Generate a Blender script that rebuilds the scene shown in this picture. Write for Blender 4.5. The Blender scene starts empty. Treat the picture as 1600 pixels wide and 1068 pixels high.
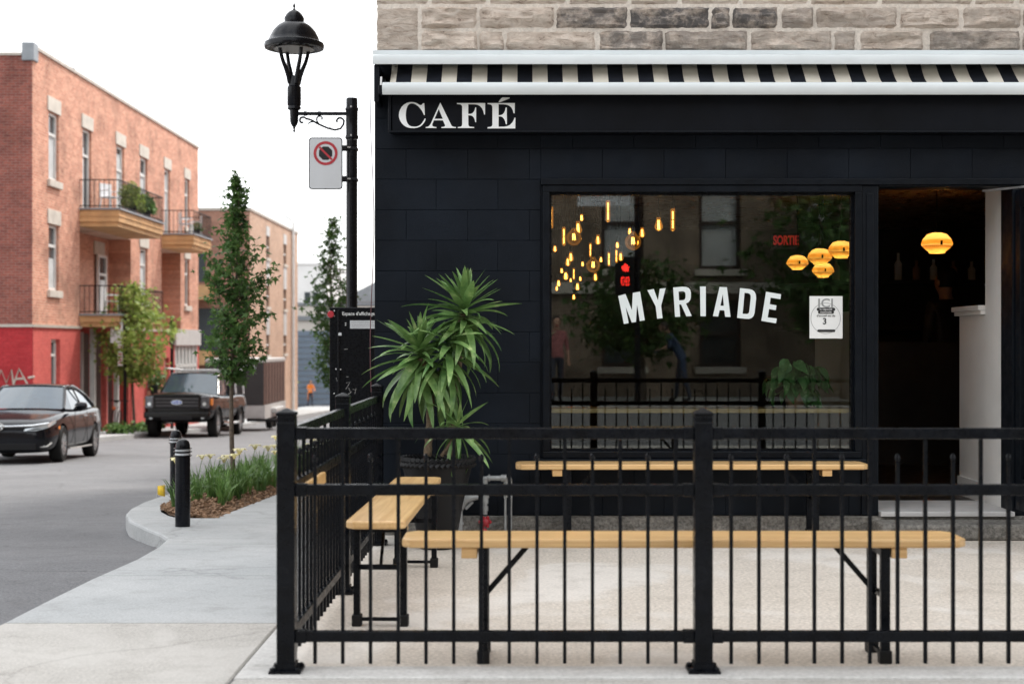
import bpy, bmesh, math, random
import numpy as np
from mathutils import Vector, Matrix, Euler
random.seed(7); np.random.seed(7)
R = math.radians
scene = bpy.context.scene
C = scene.collection

# ------------------------------------------------------------------ camera
F, CX, CY, H = 2222.0, 812.0, 538.0, 1.2        # focal length and principal point in photo pixels, eye height
cd = bpy.data.cameras.new('camera'); cam = bpy.data.objects.new('camera', cd); C.objects.link(cam)
cd.sensor_width = 36.0; cd.lens = 36.0 * F / 1600.0
cd.shift_x = (800 - CX) / 1600.0; cd.shift_y = (CY - 534) / 1600.0
cam.location = (0, 0, H); cam.rotation_euler = (R(90), 0, 0)
cd.clip_start = 0.1; cd.clip_end = 2000
cd.dof.use_dof = True; cd.dof.focus_distance = 8.9; cd.dof.aperture_fstop = 2.7
scene.camera = cam

# ------------------------------------------------------------------ sky, sun, exposure
SUN_EL, SUN_AZ = 55.0, 40.0                      # azimuth from +Y towards +X
w = bpy.data.worlds.new('World'); scene.world = w; w.use_nodes = True
nt = w.node_tree; N = nt.nodes; L = nt.links
bg = N['Background']
sky = N.new('ShaderNodeTexSky'); sky.sky_type = 'NISHITA'; sky.sun_disc = False
sky.sun_elevation = R(SUN_EL); sky.sun_rotation = R(SUN_AZ); sky.dust_density = 2.5; sky.air_density = 1.0
tc = N.new('ShaderNodeTexCoord')
mp = N.new('ShaderNodeMapping'); mp.inputs['Scale'].default_value = (1, 1, 2.6)
cn = N.new('ShaderNodeTexNoise'); cn.inputs['Scale'].default_value = 2.3; cn.inputs['Detail'].default_value = 8; cn.inputs['Roughness'].default_value = 0.55
cr = N.new('ShaderNodeValToRGB'); cr.color_ramp.elements[0].position = 0.36; cr.color_ramp.elements[1].position = 0.56
cr.color_ramp.elements[0].color = (0.45, 0.45, 0.45, 1)
cm = N.new('ShaderNodeMixRGB'); cm.inputs['Color2'].default_value = (10.0, 10.1, 10.2, 1)
L.new(tc.outputs['Generated'], mp.inputs['Vector']); L.new(mp.outputs['Vector'], cn.inputs['Vector'])
L.new(cn.outputs['Fac'], cr.inputs['Fac']); L.new(cr.outputs['Color'], cm.inputs['Fac'])
L.new(sky.outputs['Color'], cm.inputs['Color1']); L.new(cm.outputs['Color'], bg.inputs['Color'])
bg.inputs['Strength'].default_value = 0.115
sd = bpy.data.lights.new('sun', 'SUN'); sun = bpy.data.objects.new('sun', sd); C.objects.link(sun)
sd.energy = 2.15; sd.angle = R(9.0); sd.color = (1.0, 0.95, 0.87)
sv = Vector((math.sin(R(SUN_AZ)) * math.cos(R(SUN_EL)), math.cos(R(SUN_AZ)) * math.cos(R(SUN_EL)), math.sin(R(SUN_EL))))
sun.rotation_euler = sv.to_track_quat('Z', 'Y').to_euler(); sun.location = (20, 30, 40)
vs = scene.view_settings
vs.view_transform = 'Standard'; vs.look = 'None'; vs.gamma = 1.0; vs.use_curve_mapping = False; vs.exposure = 0.97
scene.cycles.use_denoising = True
scene.cycles.max_bounces = 8; scene.cycles.transparent_max_bounces = 16
scene.cycles.caustics_reflective = False; scene.cycles.caustics_refractive = False
scene.cycles.sample_clamp_indirect = 6.0

# ------------------------------------------------------------------ helpers
def g(Y):                                        # the side street falls away from the cross street
    if Y < 6: return 0.0
    if Y < 55: return -0.04 * (Y - 6)
    return -1.96 - 0.025 * (Y - 55)
def kerb_h(Y):
    t = min(1, max(0, (Y - 8.2) / 3.0)); return 0.012 + 0.118 * t * t * (3 - 2 * t)
def road(Y): return g(Y) - kerb_h(Y)
def px(x, y, Y): return Vector(((x - CX) * Y / F, Y, H - (y - CY) * Y / F))

ORIG = {}
class MB:
    def __init__(s): s.v = []; s.f = []
    def add(s, vs_, fs_):
        b = len(s.v); s.v.extend([tuple(p) for p in vs_]); s.f.extend([tuple(i + b for i in f) for f in fs_]); return s
    def box(s, x0, x1, y0, y1, z0, z1):
        return s.add([(x0,y0,z0),(x1,y0,z0),(x1,y1,z0),(x0,y1,z0),(x0,y0,z1),(x1,y0,z1),(x1,y1,z1),(x0,y1,z1)],
            [(0,3,2,1),(4,5,6,7),(0,1,5,4),(1,2,6,5),(2,3,7,6),(3,0,4,7)])
    def obox(s, c, size, rot):
        m = rot.to_3x3() if not isinstance(rot, Matrix) else rot
        a, b, d = [q / 2 for q in size]; c = Vector(c)
        P = [(-a,-b,-d),(a,-b,-d),(a,b,-d),(-a,b,-d),(-a,-b,d),(a,-b,d),(a,b,d),(-a,b,d)]
        return s.add([c + m @ Vector(p) for p in P], [(0,3,2,1),(4,5,6,7),(0,1,5,4),(1,2,6,5),(2,3,7,6),(3,0,4,7)])
    def beam(s, p, q, wx, wz, up=Vector((0,0,1))):      # rectangular bar from p to q
        p = Vector(p); q = Vector(q); d = (q - p); ln = d.length; d.normalize()
        a = d.cross(up)
        if a.length < 1e-4: a = d.cross(Vector((1,0,0)))
        a.normalize(); b = a.cross(d)
        m = Matrix((a, d, b)).transposed()
        return s.obox((p + q) / 2, (wx, ln, wz), m)
    def tube(s, pts, r, n=8, cap=True):
        pts = [Vector(p) for p in pts]; k = len(pts)
        rs = r if isinstance(r, (list, tuple)) else [r] * k
        vs_ = []; prev = None
        for i, p in enumerate(pts):
            t = (pts[min(i + 1, k - 1)] - pts[max(i - 1, 0)]).normalized()
            if prev is None:
                u = t.cross(Vector((0, 0, 1)))
                if u.length < 1e-3: u = t.cross(Vector((1, 0, 0)))
            else: u = prev - t * prev.dot(t)
            u.normalize(); prev = u; v = t.cross(u)
            for j in range(n):
                a = 2 * math.pi * j / n
                vs_.append(p + (u * math.cos(a) + v * math.sin(a)) * rs[i])
        fs_ = []
        for i in range(k - 1):
            for j in range(n):
                fs_.append((i*n+j, i*n+(j+1)%n, (i+1)*n+(j+1)%n, (i+1)*n+j))
        if cap: fs_.append(tuple(range(n - 1, -1, -1))); fs_.append(tuple((k-1)*n + j for j in range(n)))
        return s.add(vs_, fs_)
    def lathe(s, prof, n=24, c=(0,0,0), cap=True, axis='z'):
        vs_ = []
        for r, z in prof:
            for j in range(n):
                a = 2 * math.pi * j / n
                p = (r * math.cos(a), r * math.sin(a), z)
                if axis == 'x': p = (p[2], p[0], p[1])
                if axis == 'y': p = (p[1], p[2], p[0])
                vs_.append((p[0] + c[0], p[1] + c[1], p[2] + c[2]))
        fs_ = []; k = len(prof)
        for i in range(k - 1):
            for j in range(n): fs_.append((i*n+j, i*n+(j+1)%n, (i+1)*n+(j+1)%n, (i+1)*n+j))
        if cap: fs_.append(tuple(range(n-1,-1,-1))); fs_.append(tuple((k-1)*n+j for j in range(n)))
        return s.add(vs_, fs_)
    def grid(s, rows):
        n = len(rows[0]); vs_ = [p for r in rows for p in r]; fs_ = []
        for i in range(len(rows) - 1):
            for j in range(n - 1): fs_.append((i*n+j, i*n+j+1, (i+1)*n+j+1, (i+1)*n+j))
        return s.add(vs_, fs_)
    def prism(s, poly, axis, a, b):                     # polygon in the other two axes, extruded along axis from a to b
        def m(p, t):
            return {'x': (t, p[0], p[1]), 'y': (p[0], t, p[1]), 'z': (p[0], p[1], t)}[axis]
        n = len(poly); vs_ = [m(p, a) for p in poly] + [m(p, b) for p in poly]
        fs_ = [tuple(range(n)), tuple(range(2*n-1, n-1, -1))] + [(i, n+i, n+(i+1)%n, (i+1)%n) for i in range(n)]
        return s.add(vs_, fs_)
    def mesh(s, name, off=None, smooth=False, sharp=40):
        me = bpy.data.meshes.new(name)
        v = s.v if off is None else [(p[0]-off[0], p[1]-off[1], p[2]-off[2]) for p in s.v]
        me.from_pydata(v, [], s.f); me.update()
        bm = bmesh.new(); bm.from_mesh(me); bmesh.ops.recalc_face_normals(bm, faces=bm.faces); bm.to_mesh(me); bm.free()
        if smooth: shade(me, sharp)
        return me
    def build(s, name, mat, parent=None, smooth=False, bevel=0, sharp=40):
        off = ORIG.get(parent) if parent is not None else None
        o = link(name, s.mesh(name, off, smooth, sharp), mat, parent, bevel); ORIG[o] = off if off is not None else Vector((0, 0, 0)); return o
def shade(me, ang=40):
    me.polygons.foreach_set('use_smooth', [True] * len(me.polygons))
    try: me.set_sharp_from_angle(angle=R(ang))
    except Exception: pass
def link(name, me, mat, parent=None, bevel=0):
    o = bpy.data.objects.new(name, me); C.objects.link(o)
    if mat is not None and len(me.materials) == 0: me.materials.append(mat)
    if parent is not None: o.parent = parent
    if bevel:
        b = o.modifiers.new('bevel', 'BEVEL'); b.width = bevel; b.segments = 2; b.limit_method = 'ANGLE'; b.angle_limit = R(35)
    return o
def tag(o, label=None, cat=None, group=None, kind=None):
    if label: o['label'] = label
    if cat: o['category'] = cat
    if group: o['group'] = group
    if kind: o['kind'] = kind
    return o
def thing(name, loc, label, cat, group=None):
    o = bpy.data.objects.new(name, None); C.objects.link(o); o.location = loc; o.empty_display_size = 0.2
    ORIG[o] = Vector(loc); return tag(o, label, cat, group)
def inst(src, parent, loc=None, rot=None, scale=None):    # a copy of one mesh object sharing its data
    c = src.copy(); C.objects.link(c); c.parent = parent
    if loc is not None: c.location = loc
    if rot is not None: c.rotation_euler = rot
    if scale is not None: c.scale = scale
    return c
def copy_tree(o, parent=None):
    c = o.copy(); C.objects.link(c); c.parent = parent
    for ch in list(o.children): copy_tree(ch, c)
    return c
def structure(o): o['kind'] = 'structure'; return o
def frame_boxes(mb, y0, y1, x0, x1, z0, z1, wd):     # a rectangular frame in the XZ plane
    mb.box(x0, x1, y0, y1, z0, z0 + wd); mb.box(x0, x1, y0, y1, z1 - wd, z1)
    mb.box(x0, x0 + wd, y0, y1, z0 + wd, z1 - wd); mb.box(x1 - wd, x1, y0, y1, z0 + wd, z1 - wd); return mb
def wall_grid(mb, u0, u1, v0, v1, holes, mf, depth):
    us = sorted({u0, u1} | {h[0] for h in holes} | {h[1] for h in holes}); vv = sorted({v0, v1} | {h[2] for h in holes} | {h[3] for h in holes})
    for i in range(len(us) - 1):
        for j in range(len(vv) - 1):
            a, b, c, d = us[i], us[i+1], vv[j], vv[j+1]; mu, mv = (a+b)/2, (c+d)/2
            if any(h[0] < mu < h[1] and h[2] < mv < h[3] for h in holes): continue
            mb.add([mf(a,c,0), mf(b,c,0), mf(b,d,0), mf(a,d,0)], [(0,1,2,3)])
    for h in holes:
        dp = h[4] if len(h) > 4 else depth
        q = [(h[0],h[2]),(h[1],h[2]),(h[1],h[3]),(h[0],h[3])]
        for k in range(4):
            a, b = q[k], q[(k+1)%4]
            mb.add([mf(a[0],a[1],0), mf(b[0],b[1],0), mf(b[0],b[1],dp), mf(a[0],a[1],dp)], [(0,1,2,3)])
    return mb
def flat_mesh(name, polys, depth):                      # outlines (with holes) in XZ, solid, facing -Y
    cu = bpy.data.curves.new(name, 'CURVE'); cu.dimensions = '2D'; cu.fill_mode = 'BOTH'; cu.extrude = depth / 2
    for p in polys:
        sp = cu.splines.new('POLY'); sp.points.add(len(p) - 1); sp.use_cyclic_u = True
        for i, q in enumerate(p): sp.points[i].co = (q[0], q[1], 0, 1)
    return curve_to_mesh(name, cu)
def curve_to_mesh(name, cu):
    o = bpy.data.objects.new(name, cu); C.objects.link(o)
    dg = bpy.context.evaluated_depsgraph_get()
    me = bpy.data.meshes.new_from_object(o.evaluated_get(dg)); me.name = name
    bpy.data.objects.remove(o); bpy.data.curves.remove(cu)
    me.transform(Matrix.Rotation(R(90), 4, 'X')); me.materials.clear(); return me
def text_mesh(name, body, size, depth=0.002, align='CENTER', sx=1.0, bold=0.0):
    cu = bpy.data.curves.new(name, 'FONT'); cu.body = body; cu.size = size; cu.extrude = depth / 2; cu.align_x = align; cu.align_y = 'CENTER'
    cu.offset = bold
    me = curve_to_mesh(name, cu); me.transform(Matrix.Diagonal((sx, 1, 1, 1))); return me

# ------------------------------------------------------------------ materials
def nodes_of(name):
    m = bpy.data.materials.new(name); m.use_nodes = True
    return m, m.node_tree.nodes, m.node_tree.links, m.node_tree.nodes['Principled BSDF']
def noise(N, Lk, vec, scale, detail=5, rough=0.55):
    n = N.new('ShaderNodeTexNoise'); n.inputs['Scale'].default_value = scale; n.inputs['Detail'].default_value = detail; n.inputs['Roughness'].default_value = rough
    Lk.new(vec, n.inputs['Vector']); return n
def ramp(N, Lk, fac, stops):
    r = N.new('ShaderNodeValToRGB'); e = r.color_ramp.elements
    while len(e) < len(stops): e.new(0.5)
    for el, (p, c) in zip(e, stops):
        el.position = p; el.color = (*c, 1) if len(c) == 3 else c
    Lk.new(fac, r.inputs['Fac']); return r
def mixc(N, Lk, a, b, fac, mode='MIX'):
    m = N.new('ShaderNodeMixRGB'); m.blend_type = mode
    for s, k in ((a, 'Color1'), (b, 'Color2'), (fac, 'Fac')):
        if hasattr(s, 'type') and hasattr(s, 'is_linked'): Lk.new(s, m.inputs[k])
        elif k == 'Fac': m.inputs[k].default_value = s
        else: m.inputs[k].default_value = (*s, 1)
    return m.outputs['Color']
def bump(N, Lk, height, p, strength, dist=0.01):
    b = N.new('ShaderNodeBump'); b.inputs['Strength'].default_value = strength; b.inputs['Distance'].default_value = dist
    Lk.new(height, b.inputs['Height']); Lk.new(b.outputs['Normal'], p.inputs['Normal']); return b
def pm(name, col, rough=0.6, var=0.18, vs=6.0, bm=0.0, bs=80.0, metal=0.0, spec=0.5, rvar=0.1, world=False, rnd=0.0, dist=0.004, coat=0.0):
    m, N, Lk, p = nodes_of(name)
    t = N.new('ShaderNodeNewGeometry').outputs['Position'] if world else N.new('ShaderNodeTexCoord').outputs['Object']
    n1 = noise(N, Lk, t, vs, 6)
    c = ramp(N, Lk, n1.outputs['Fac'], [(0.3, [q * (1 - var) for q in col]), (0.7, [min(1, q * (1 + var)) for q in col])]).outputs['Color']
    if rnd:
        oi = N.new('ShaderNodeObjectInfo'); hs = N.new('ShaderNodeHueSaturation'); ma = N.new('ShaderNodeMapRange')
        ma.inputs['To Min'].default_value = 1 - rnd; ma.inputs['To Max'].default_value = 1 + rnd
        Lk.new(oi.outputs['Random'], ma.inputs['Value']); Lk.new(ma.outputs['Result'], hs.inputs['Value']); Lk.new(c, hs.inputs['Color']); c = hs.outputs['Color']
    Lk.new(c, p.inputs['Base Color'])
    p.inputs['Metallic'].default_value = metal; p.inputs['Specular IOR Level'].default_value = spec
    if coat: p.inputs['Coat Weight'].default_value = coat; p.inputs['Coat Roughness'].default_value = 0.05
    n2 = noise(N, Lk, t, vs * 3.1, 4)
    rr = ramp(N, Lk, n2.outputs['Fac'], [(0.3, [max(0.02, rough - rvar)] * 3), (0.7, [min(1, rough + rvar)] * 3)]); Lk.new(rr.outputs['Color'], p.inputs['Roughness'])
    if bm: bump(N, Lk, noise(N, Lk, t, bs, 6).outputs['Fac'], p, bm, dist)
    return m
def emit(name, col, strength):
    m, N, Lk, p = nodes_of(name); p.inputs['Base Color'].default_value = (*col, 1); p.inputs['Emission Color'].default_value = (*col, 1); p.inputs['Emission Strength'].default_value = strength; return m
def glass(name, tint=(0.93, 0.96, 0.95), ior=1.52, rough=0.0, gain=1.0):
    m, N, Lk, p = nodes_of(name); N.remove(p)
    tr = N.new('ShaderNodeBsdfTransparent'); tr.inputs['Color'].default_value = (*tint, 1)
    gl = N.new('ShaderNodeBsdfGlossy'); gl.inputs['Roughness'].default_value = rough
    fr = N.new('ShaderNodeFresnel'); fr.inputs['IOR'].default_value = ior
    mu = N.new('ShaderNodeMath'); mu.operation = 'MULTIPLY'; mu.inputs[1].default_value = gain; mu.use_clamp = True
    mx = N.new('ShaderNodeMixShader'); Lk.new(fr.outputs['Fac'], mu.inputs[0]); Lk.new(mu.outputs[0], mx.inputs['Fac'])
    Lk.new(tr.outputs[0], mx.inputs[1]); Lk.new(gl.outputs[0], mx.inputs[2]); Lk.new(mx.outputs[0], N['Material Output'].inputs['Surface']); return m
def concrete(name, c1, c2, fine=90.0, grain=0.25, bstr=0.25, patch=None, big=0.7, cracks=0.0):
    m, N, Lk, p = nodes_of(name); P = N.new('ShaderNodeNewGeometry').outputs['Position']
    a = noise(N, Lk, P, big, 6, 0.6); c = ramp(N, Lk, a.outputs['Fac'], [(0.3, c1), (0.7, c2)]).outputs['Color']
    b = noise(N, Lk, P, fine, 3, 0.7); k = ramp(N, Lk, b.outputs['Fac'], [(0.3, [1 - grain] * 3), (0.7, [1 + grain * 0.6] * 3)]).outputs['Color']
    c = mixc(N, Lk, c, k, 1.0, 'MULTIPLY')
    if patch:
        q = noise(N, Lk, P, 1.1, 4, 0.5); q.inputs['Distortion'].default_value = 0.6
        f = ramp(N, Lk, q.outputs['Fac'], [(0.53, (0, 0, 0)), (0.60, (1, 1, 1))]).outputs['Color']; c = mixc(N, Lk, c, patch, mixc(N, Lk, (0, 0, 0), (0.5, 0.5, 0.5), f))
    d = noise(N, Lk, P, 6.0, 6, 0.7); f = ramp(N, Lk, d.outputs['Fac'], [(0.30, (0.8, 0.79, 0.78)), (0.5, (1, 1, 1))]).outputs['Color']
    c = mixc(N, Lk, c, f, 0.8, 'MULTIPLY')
    if cracks:
        vo = N.new('ShaderNodeTexVoronoi'); vo.feature = 'DISTANCE_TO_EDGE'; vo.inputs['Scale'].default_value = 0.45
        wv = N.new('ShaderNodeMixRGB'); wv.blend_type = 'ADD'; wv.inputs['Fac'].default_value = 0.35; Lk.new(P, wv.inputs['Color1']); Lk.new(noise(N, Lk, P, 2.5, 4).outputs['Color'], wv.inputs['Color2'])
        Lk.new(wv.outputs['Color'], vo.inputs['Vector'])
        f = ramp(N, Lk, vo.outputs['Distance'], [(0.0, (0.45, 0.44, 0.43)), (0.006, (1, 1, 1))]).outputs['Color']; c = mixc(N, Lk, c, f, cracks, 'MULTIPLY')
    Lk.new(c, p.inputs['Base Color']); p.inputs['Roughness'].default_value = 0.88; p.inputs['Specular IOR Level'].default_value = 0.3
    bump(N, Lk, b.outputs['Fac'], p, bstr, 0.004); return m
def brick(name, axis, c1, c2, mortar, bw=0.22, bh=0.075, stain=0.35, msize=0.008):
    m, N, Lk, p = nodes_of(name); P = N.new('ShaderNodeNewGeometry').outputs['Position']
    sp = N.new('ShaderNodeSeparateXYZ'); Lk.new(P, sp.inputs[0]); cb = N.new('ShaderNodeCombineXYZ')
    Lk.new(sp.outputs['Y' if axis == 'x' else 'X'], cb.inputs['X']); Lk.new(sp.outputs['Z'], cb.inputs['Y'])
    b = N.new('ShaderNodeTexBrick'); b.inputs['Scale'].default_value = 1.0; b.inputs['Brick Width'].default_value = bw; b.inputs['Row Height'].default_value = bh
    b.inputs['Mortar Size'].default_value = msize; b.inputs['Mortar Smooth'].default_value = 0.3; b.inputs['Bias'].default_value = -0.1
    b.inputs['Color1'].default_value = (*c1, 1); b.inputs['Color2'].default_value = (*c2, 1); b.inputs['Mortar'].default_value = (*mortar, 1)
    Lk.new(cb.outputs[0], b.inputs['Vector'])
    n = noise(N, Lk, P, 0.9, 7, 0.65); f = ramp(N, Lk, n.outputs['Fac'], [(0.28, (1 - stain, 1 - stain, 1 - stain)), (0.5, (1, 1, 1)), (0.75, (1.18, 1.17, 1.16))]).outputs['Color']
    c = mixc(N, Lk, b.outputs['Color'], f, 1.0, 'MULTIPLY')
    n2 = noise(N, Lk, P, 11.0, 3); c = mixc(N, Lk, c, ramp(N, Lk, n2.outputs['Fac'], [(0.3, (0.8, 0.78, 0.78)), (0.7, (1.12, 1.1, 1.1))]).outputs['Color'], 0.8, 'MULTIPLY')
    Lk.new(c, p.inputs['Base Color']); p.inputs['Roughness'].default_value = 0.9; p.inputs['Specular IOR Level'].default_value = 0.25
    inv = N.new('ShaderNodeMath'); inv.operation = 'SUBTRACT'; inv.inputs[0].default_value = 1.0; Lk.new(b.outputs['Fac'], inv.inputs[1]); bump(N, Lk, inv.outputs[0], p, 0.6, 0.01); return m
def leaf_mat(name, c1, c2, c3=None, scale=9.0, trans=0.35, rough=0.5):
    m, N, Lk, p = nodes_of(name); P = N.new('ShaderNodeNewGeometry').outputs['Position']
    n = noise(N, Lk, P, scale, 3, 0.7); st = [(0.32, c1), (0.6, c2)] + ([(0.72, c3)] if c3 else [])
    oi = N.new('ShaderNodeObjectInfo'); hs = N.new('ShaderNodeHueSaturation'); ma = N.new('ShaderNodeMapRange'); ma.inputs['To Min'].default_value = 0.75; ma.inputs['To Max'].default_value = 1.25
    Lk.new(oi.outputs['Random'], ma.inputs['Value']); Lk.new(ma.outputs['Result'], hs.inputs['Value'])
    Lk.new(ramp(N, Lk, n.outputs['Fac'], st).outputs['Color'], hs.inputs['Color']); c = hs.outputs['Color']
    Lk.new(c, p.inputs['Base Color']); p.inputs['Roughness'].default_value = rough; p.inputs['Specular IOR Level'].default_value = 0.35
    tl = N.new('ShaderNodeBsdfTranslucent'); Lk.new(c, tl.inputs['Color']); mx = N.new('ShaderNodeMixShader'); mx.inputs['Fac'].default_value = trans
    Lk.new(p.outputs[0], mx.inputs[1]); Lk.new(tl.outputs[0], mx.inputs[2]); Lk.new(mx.outputs[0], N['Material Output'].inputs['Surface']); return m
def stripe_mat(name, c1, c2, period, off, width):
    m, N, Lk, p = nodes_of(name); sp = N.new('ShaderNodeSeparateXYZ'); Lk.new(N.new('ShaderNodeTexCoord').outputs['Object'], sp.inputs[0])
    def math_(op, a, b):
        k = N.new('ShaderNodeMath'); k.operation = op
        if isinstance(a, float): k.inputs[0].default_value = a
        else: Lk.new(a, k.inputs[0])
        k.inputs[1].default_value = b; return k.outputs[0]
    v = math_('LESS_THAN', math_('FRACT', math_('DIVIDE', math_('SUBTRACT', sp.outputs['X'], off), period), 0.0), width)
    c = mixc(N, Lk, c1, c2, v); Lk.new(c, p.inputs['Base Color']); p.inputs['Roughness'].default_value = 0.9; p.inputs['Specular IOR Level'].default_value = 0.15; return m
M = {}
M['black_block'] = pm('black_block_paint', (0.0055, 0.0082, 0.013), 0.55, 0.35, 2.2, 0.5, 120.0, world=True, rnd=0.1, dist=0.003, rvar=0.14, spec=0.13)
M['black_paint'] = pm('black_trim_paint', (0.003, 0.0048, 0.008), 0.38, 0.3, 5.0, 0.15, 60, world=True, spec=0.16)
M['black_band'] = pm('black_sign_band', (0.0025, 0.0035, 0.006), 0.5, 0.35, 4.0, 0.1, 40, world=True, spec=0.12)
M['black_metal'] = pm('black_iron', (0.0034, 0.0044, 0.0065), 0.30, 0.5, 14.0, 0.16, 90, spec=0.15, rvar=0.14)
M['lamp_metal'] = pm('lamp_post_paint', (0.003, 0.004, 0.007), 0.24, 0.2, 6.0, spec=0.26)
M['white_metal'] = pm('white_aluminium', (0.62, 0.66, 0.67), 0.4, 0.06, 3.0, world=True)
M['stripe'] = stripe_mat('awning_stripes', (0.012, 0.014, 0.02), (0.62, 0.58, 0.50), 0.1875, -2.658, 0.5)
M['letter'] = pm('white_lettering', (0.80, 0.82, 0.82), 0.5, 0.04, 20)
M['glass_letter'] = pm('window_vinyl', (0.74, 0.80, 0.80), 0.5, 0.03, 10)
M['glass'] = glass('window_glass', gain=1.0)
M['glass_door'] = glass('door_glass')
M['terrace'] = concrete('exposed_aggregate', (0.56, 0.50, 0.43), (0.66, 0.60, 0.53), 60, 0.36, 0.5, patch=(0.72, 0.69, 0.65))
M['kerb'] = concrete('pale_kerb_concrete', (0.50, 0.49, 0.47), (0.60, 0.59, 0.57), 60, 0.2, 0.3)
M['walk_new'] = concrete('grey_walk_concrete', (0.36, 0.372, 0.375), (0.46, 0.468, 0.468), 90, 0.22, 0.25, big=0.9, cracks=0.4)
M['walk_old'] = concrete('beige_walk_concrete', (0.42, 0.40, 0.37), (0.50, 0.478, 0.445), 80, 0.3, 0.3, patch=(0.53, 0.51, 0.48), cracks=0.35)
M['base'] = concrete('foundation_concrete', (0.14, 0.135, 0.125), (0.27, 0.255, 0.23), 45, 0.6, 1.0, big=4.0)
M['asphalt'] = concrete('asphalt', (0.145, 0.146, 0.152), (0.20, 0.20, 0.206), 70, 0.45, 0.4, big=0.7, cracks=0.6, patch=(0.165, 0.165, 0.17))
M['ground'] = concrete('ground_earth', (0.12, 0.12, 0.11), (0.18, 0.17, 0.15), 30, 0.3, 0.2)
M['wood'] = None
def wood(name, axis, c1, c2):
    m, N, Lk, p = nodes_of(name); t = N.new('ShaderNodeTexCoord').outputs['Object']; mpn = N.new('ShaderNodeMapping')
    mpn.inputs['Scale'].default_value = (1.2, 28, 28) if axis == 'x' else (28, 1.2, 28); Lk.new(t, mpn.inputs['Vector'])
    n = noise(N, Lk, mpn.outputs[0], 1.4, 8, 0.6); n.inputs['Distortion'].default_value = 0.8
    c = ramp(N, Lk, n.outputs['Fac'], [(0.3, c1), (0.72, c2)]).outputs['Color']
    n2 = noise(N, Lk, t, 2.2, 3); c = mixc(N, Lk, c, ramp(N, Lk, n2.outputs['Fac'], [(0.3, (0.86, 0.84, 0.8)), (0.7, (1.06, 1.05, 1.04))]).outputs['Color'], 1.0, 'MULTIPLY')
    Lk.new(c, p.inputs['Base Color']); p.inputs['Roughness'].default_value = 0.38; p.inputs['Coat Weight'].default_value = 0.25; p.inputs['Coat Roughness'].default_value = 0.2
    bump(N, Lk, n.outputs['Fac'], p, 0.12, 0.002); return m
M['wood'] = wood('varnished_pine', 'x', (0.62, 0.36, 0.14), (0.85, 0.58, 0.28))
M['wood_y'] = wood('varnished_pine_lengthwise', 'y', (0.62, 0.36, 0.13), (0.76, 0.48, 0.20))
M['pot'] = pm('black_plastic', (0.004, 0.004, 0.005), 0.5, 0.25, 10, 0.2, 60, spec=0.3)
M['soil'] = pm('potting_soil', (0.03, 0.022, 0.016), 0.95, 0.5, 40, 1.0, 80, dist=0.01)
M['bark'] = pm('trunk_bark', (0.16, 0.115, 0.075), 0.9, 0.45, 30, 1.0, 60, dist=0.01)
M['tree_bark'] = pm('sapling_bark', (0.11, 0.085, 0.065), 0.9, 0.35, 25, 0.8, 60, dist=0.006)
M['yucca'] = leaf_mat('yucca_leaf', (0.06, 0.145, 0.04), (0.20, 0.33, 0.11), (0.44, 0.53, 0.25), 9, 0.22, 0.3)
M['pothos'] = leaf_mat('pothos_leaf', (0.07, 0.20, 0.06), (0.17, 0.36, 0.12), (0.6, 0.68, 0.42), 16, 0.2, 0.35)
M['maple'] = leaf_mat('maple_leaf', (0.035, 0.085, 0.025), (0.10, 0.185, 0.05), (0.19, 0.27, 0.075), 7, 0.4)
M['lilac'] = leaf_mat('blossoming_tree_leaf', (0.14, 0.23, 0.045), (0.34, 0.42, 0.10), (0.74, 0.68, 0.36), 4.5, 0.45)
M['lily'] = leaf_mat('daylily_leaf', (0.06, 0.14, 0.035), (0.16, 0.28, 0.075), None, 8, 0.3)
M['lily_flower'] = leaf_mat('daylily_petal', (0.75, 0.66, 0.32), (0.85, 0.80, 0.52), None, 20, 0.3)
M['mulch'] = pm('bark_mulch', (0.17, 0.10, 0.058), 0.95, 0.6, 35, 1.0, 60, world=True, dist=0.02)
M['chip'] = pm('bark_chip', (0.24, 0.145, 0.085), 0.9, 0.5, 9, world=True)
M['pipe'] = pm('galvanised_pipe', (0.34, 0.35, 0.35), 0.45, 0.2, 18, 0.2, 60, metal=0.5)
M['red_valve'] = pm('red_valve_paint', (0.36, 0.02, 0.03), 0.4, 0.25, 25)
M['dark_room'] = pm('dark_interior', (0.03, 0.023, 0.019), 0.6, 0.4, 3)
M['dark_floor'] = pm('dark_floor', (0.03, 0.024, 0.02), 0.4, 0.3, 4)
M['white_wall'] = pm('white_partition', (0.78, 0.76, 0.73), 0.65, 0.06, 3, 0.1, 40)
M['marble'] = pm('pale_threshold', (0.55, 0.54, 0.53), 0.5, 0.12, 4, world=True)
M['paper'] = pm('white_paper', (0.80, 0.81, 0.80), 0.8, 0.03, 8)
M['ink'] = pm('black_ink', (0.02, 0.02, 0.022), 0.8, 0.1, 10)
M['grey_ink'] = pm('grey_ink', (0.30, 0.31, 0.31), 0.8, 0.1, 10)
M['sign_white'] = pm('sign_white', (0.68, 0.71, 0.74), 0.4, 0.04, 6)
M['sign_red'] = pm('sign_red', (0.50, 0.03, 0.045), 0.4, 0.08, 10)
M['steel'] = pm('bare_steel', (0.5, 0.5, 0.5), 0.35, 0.1, 10, metal=0.9)
M['filament'] = emit('glowing_filament', (1.0, 0.50, 0.13), 6.5)
M['amber_bulb'] = emit('amber_bulb_glow', (1.0, 0.46, 0.12), 2.6)
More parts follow.
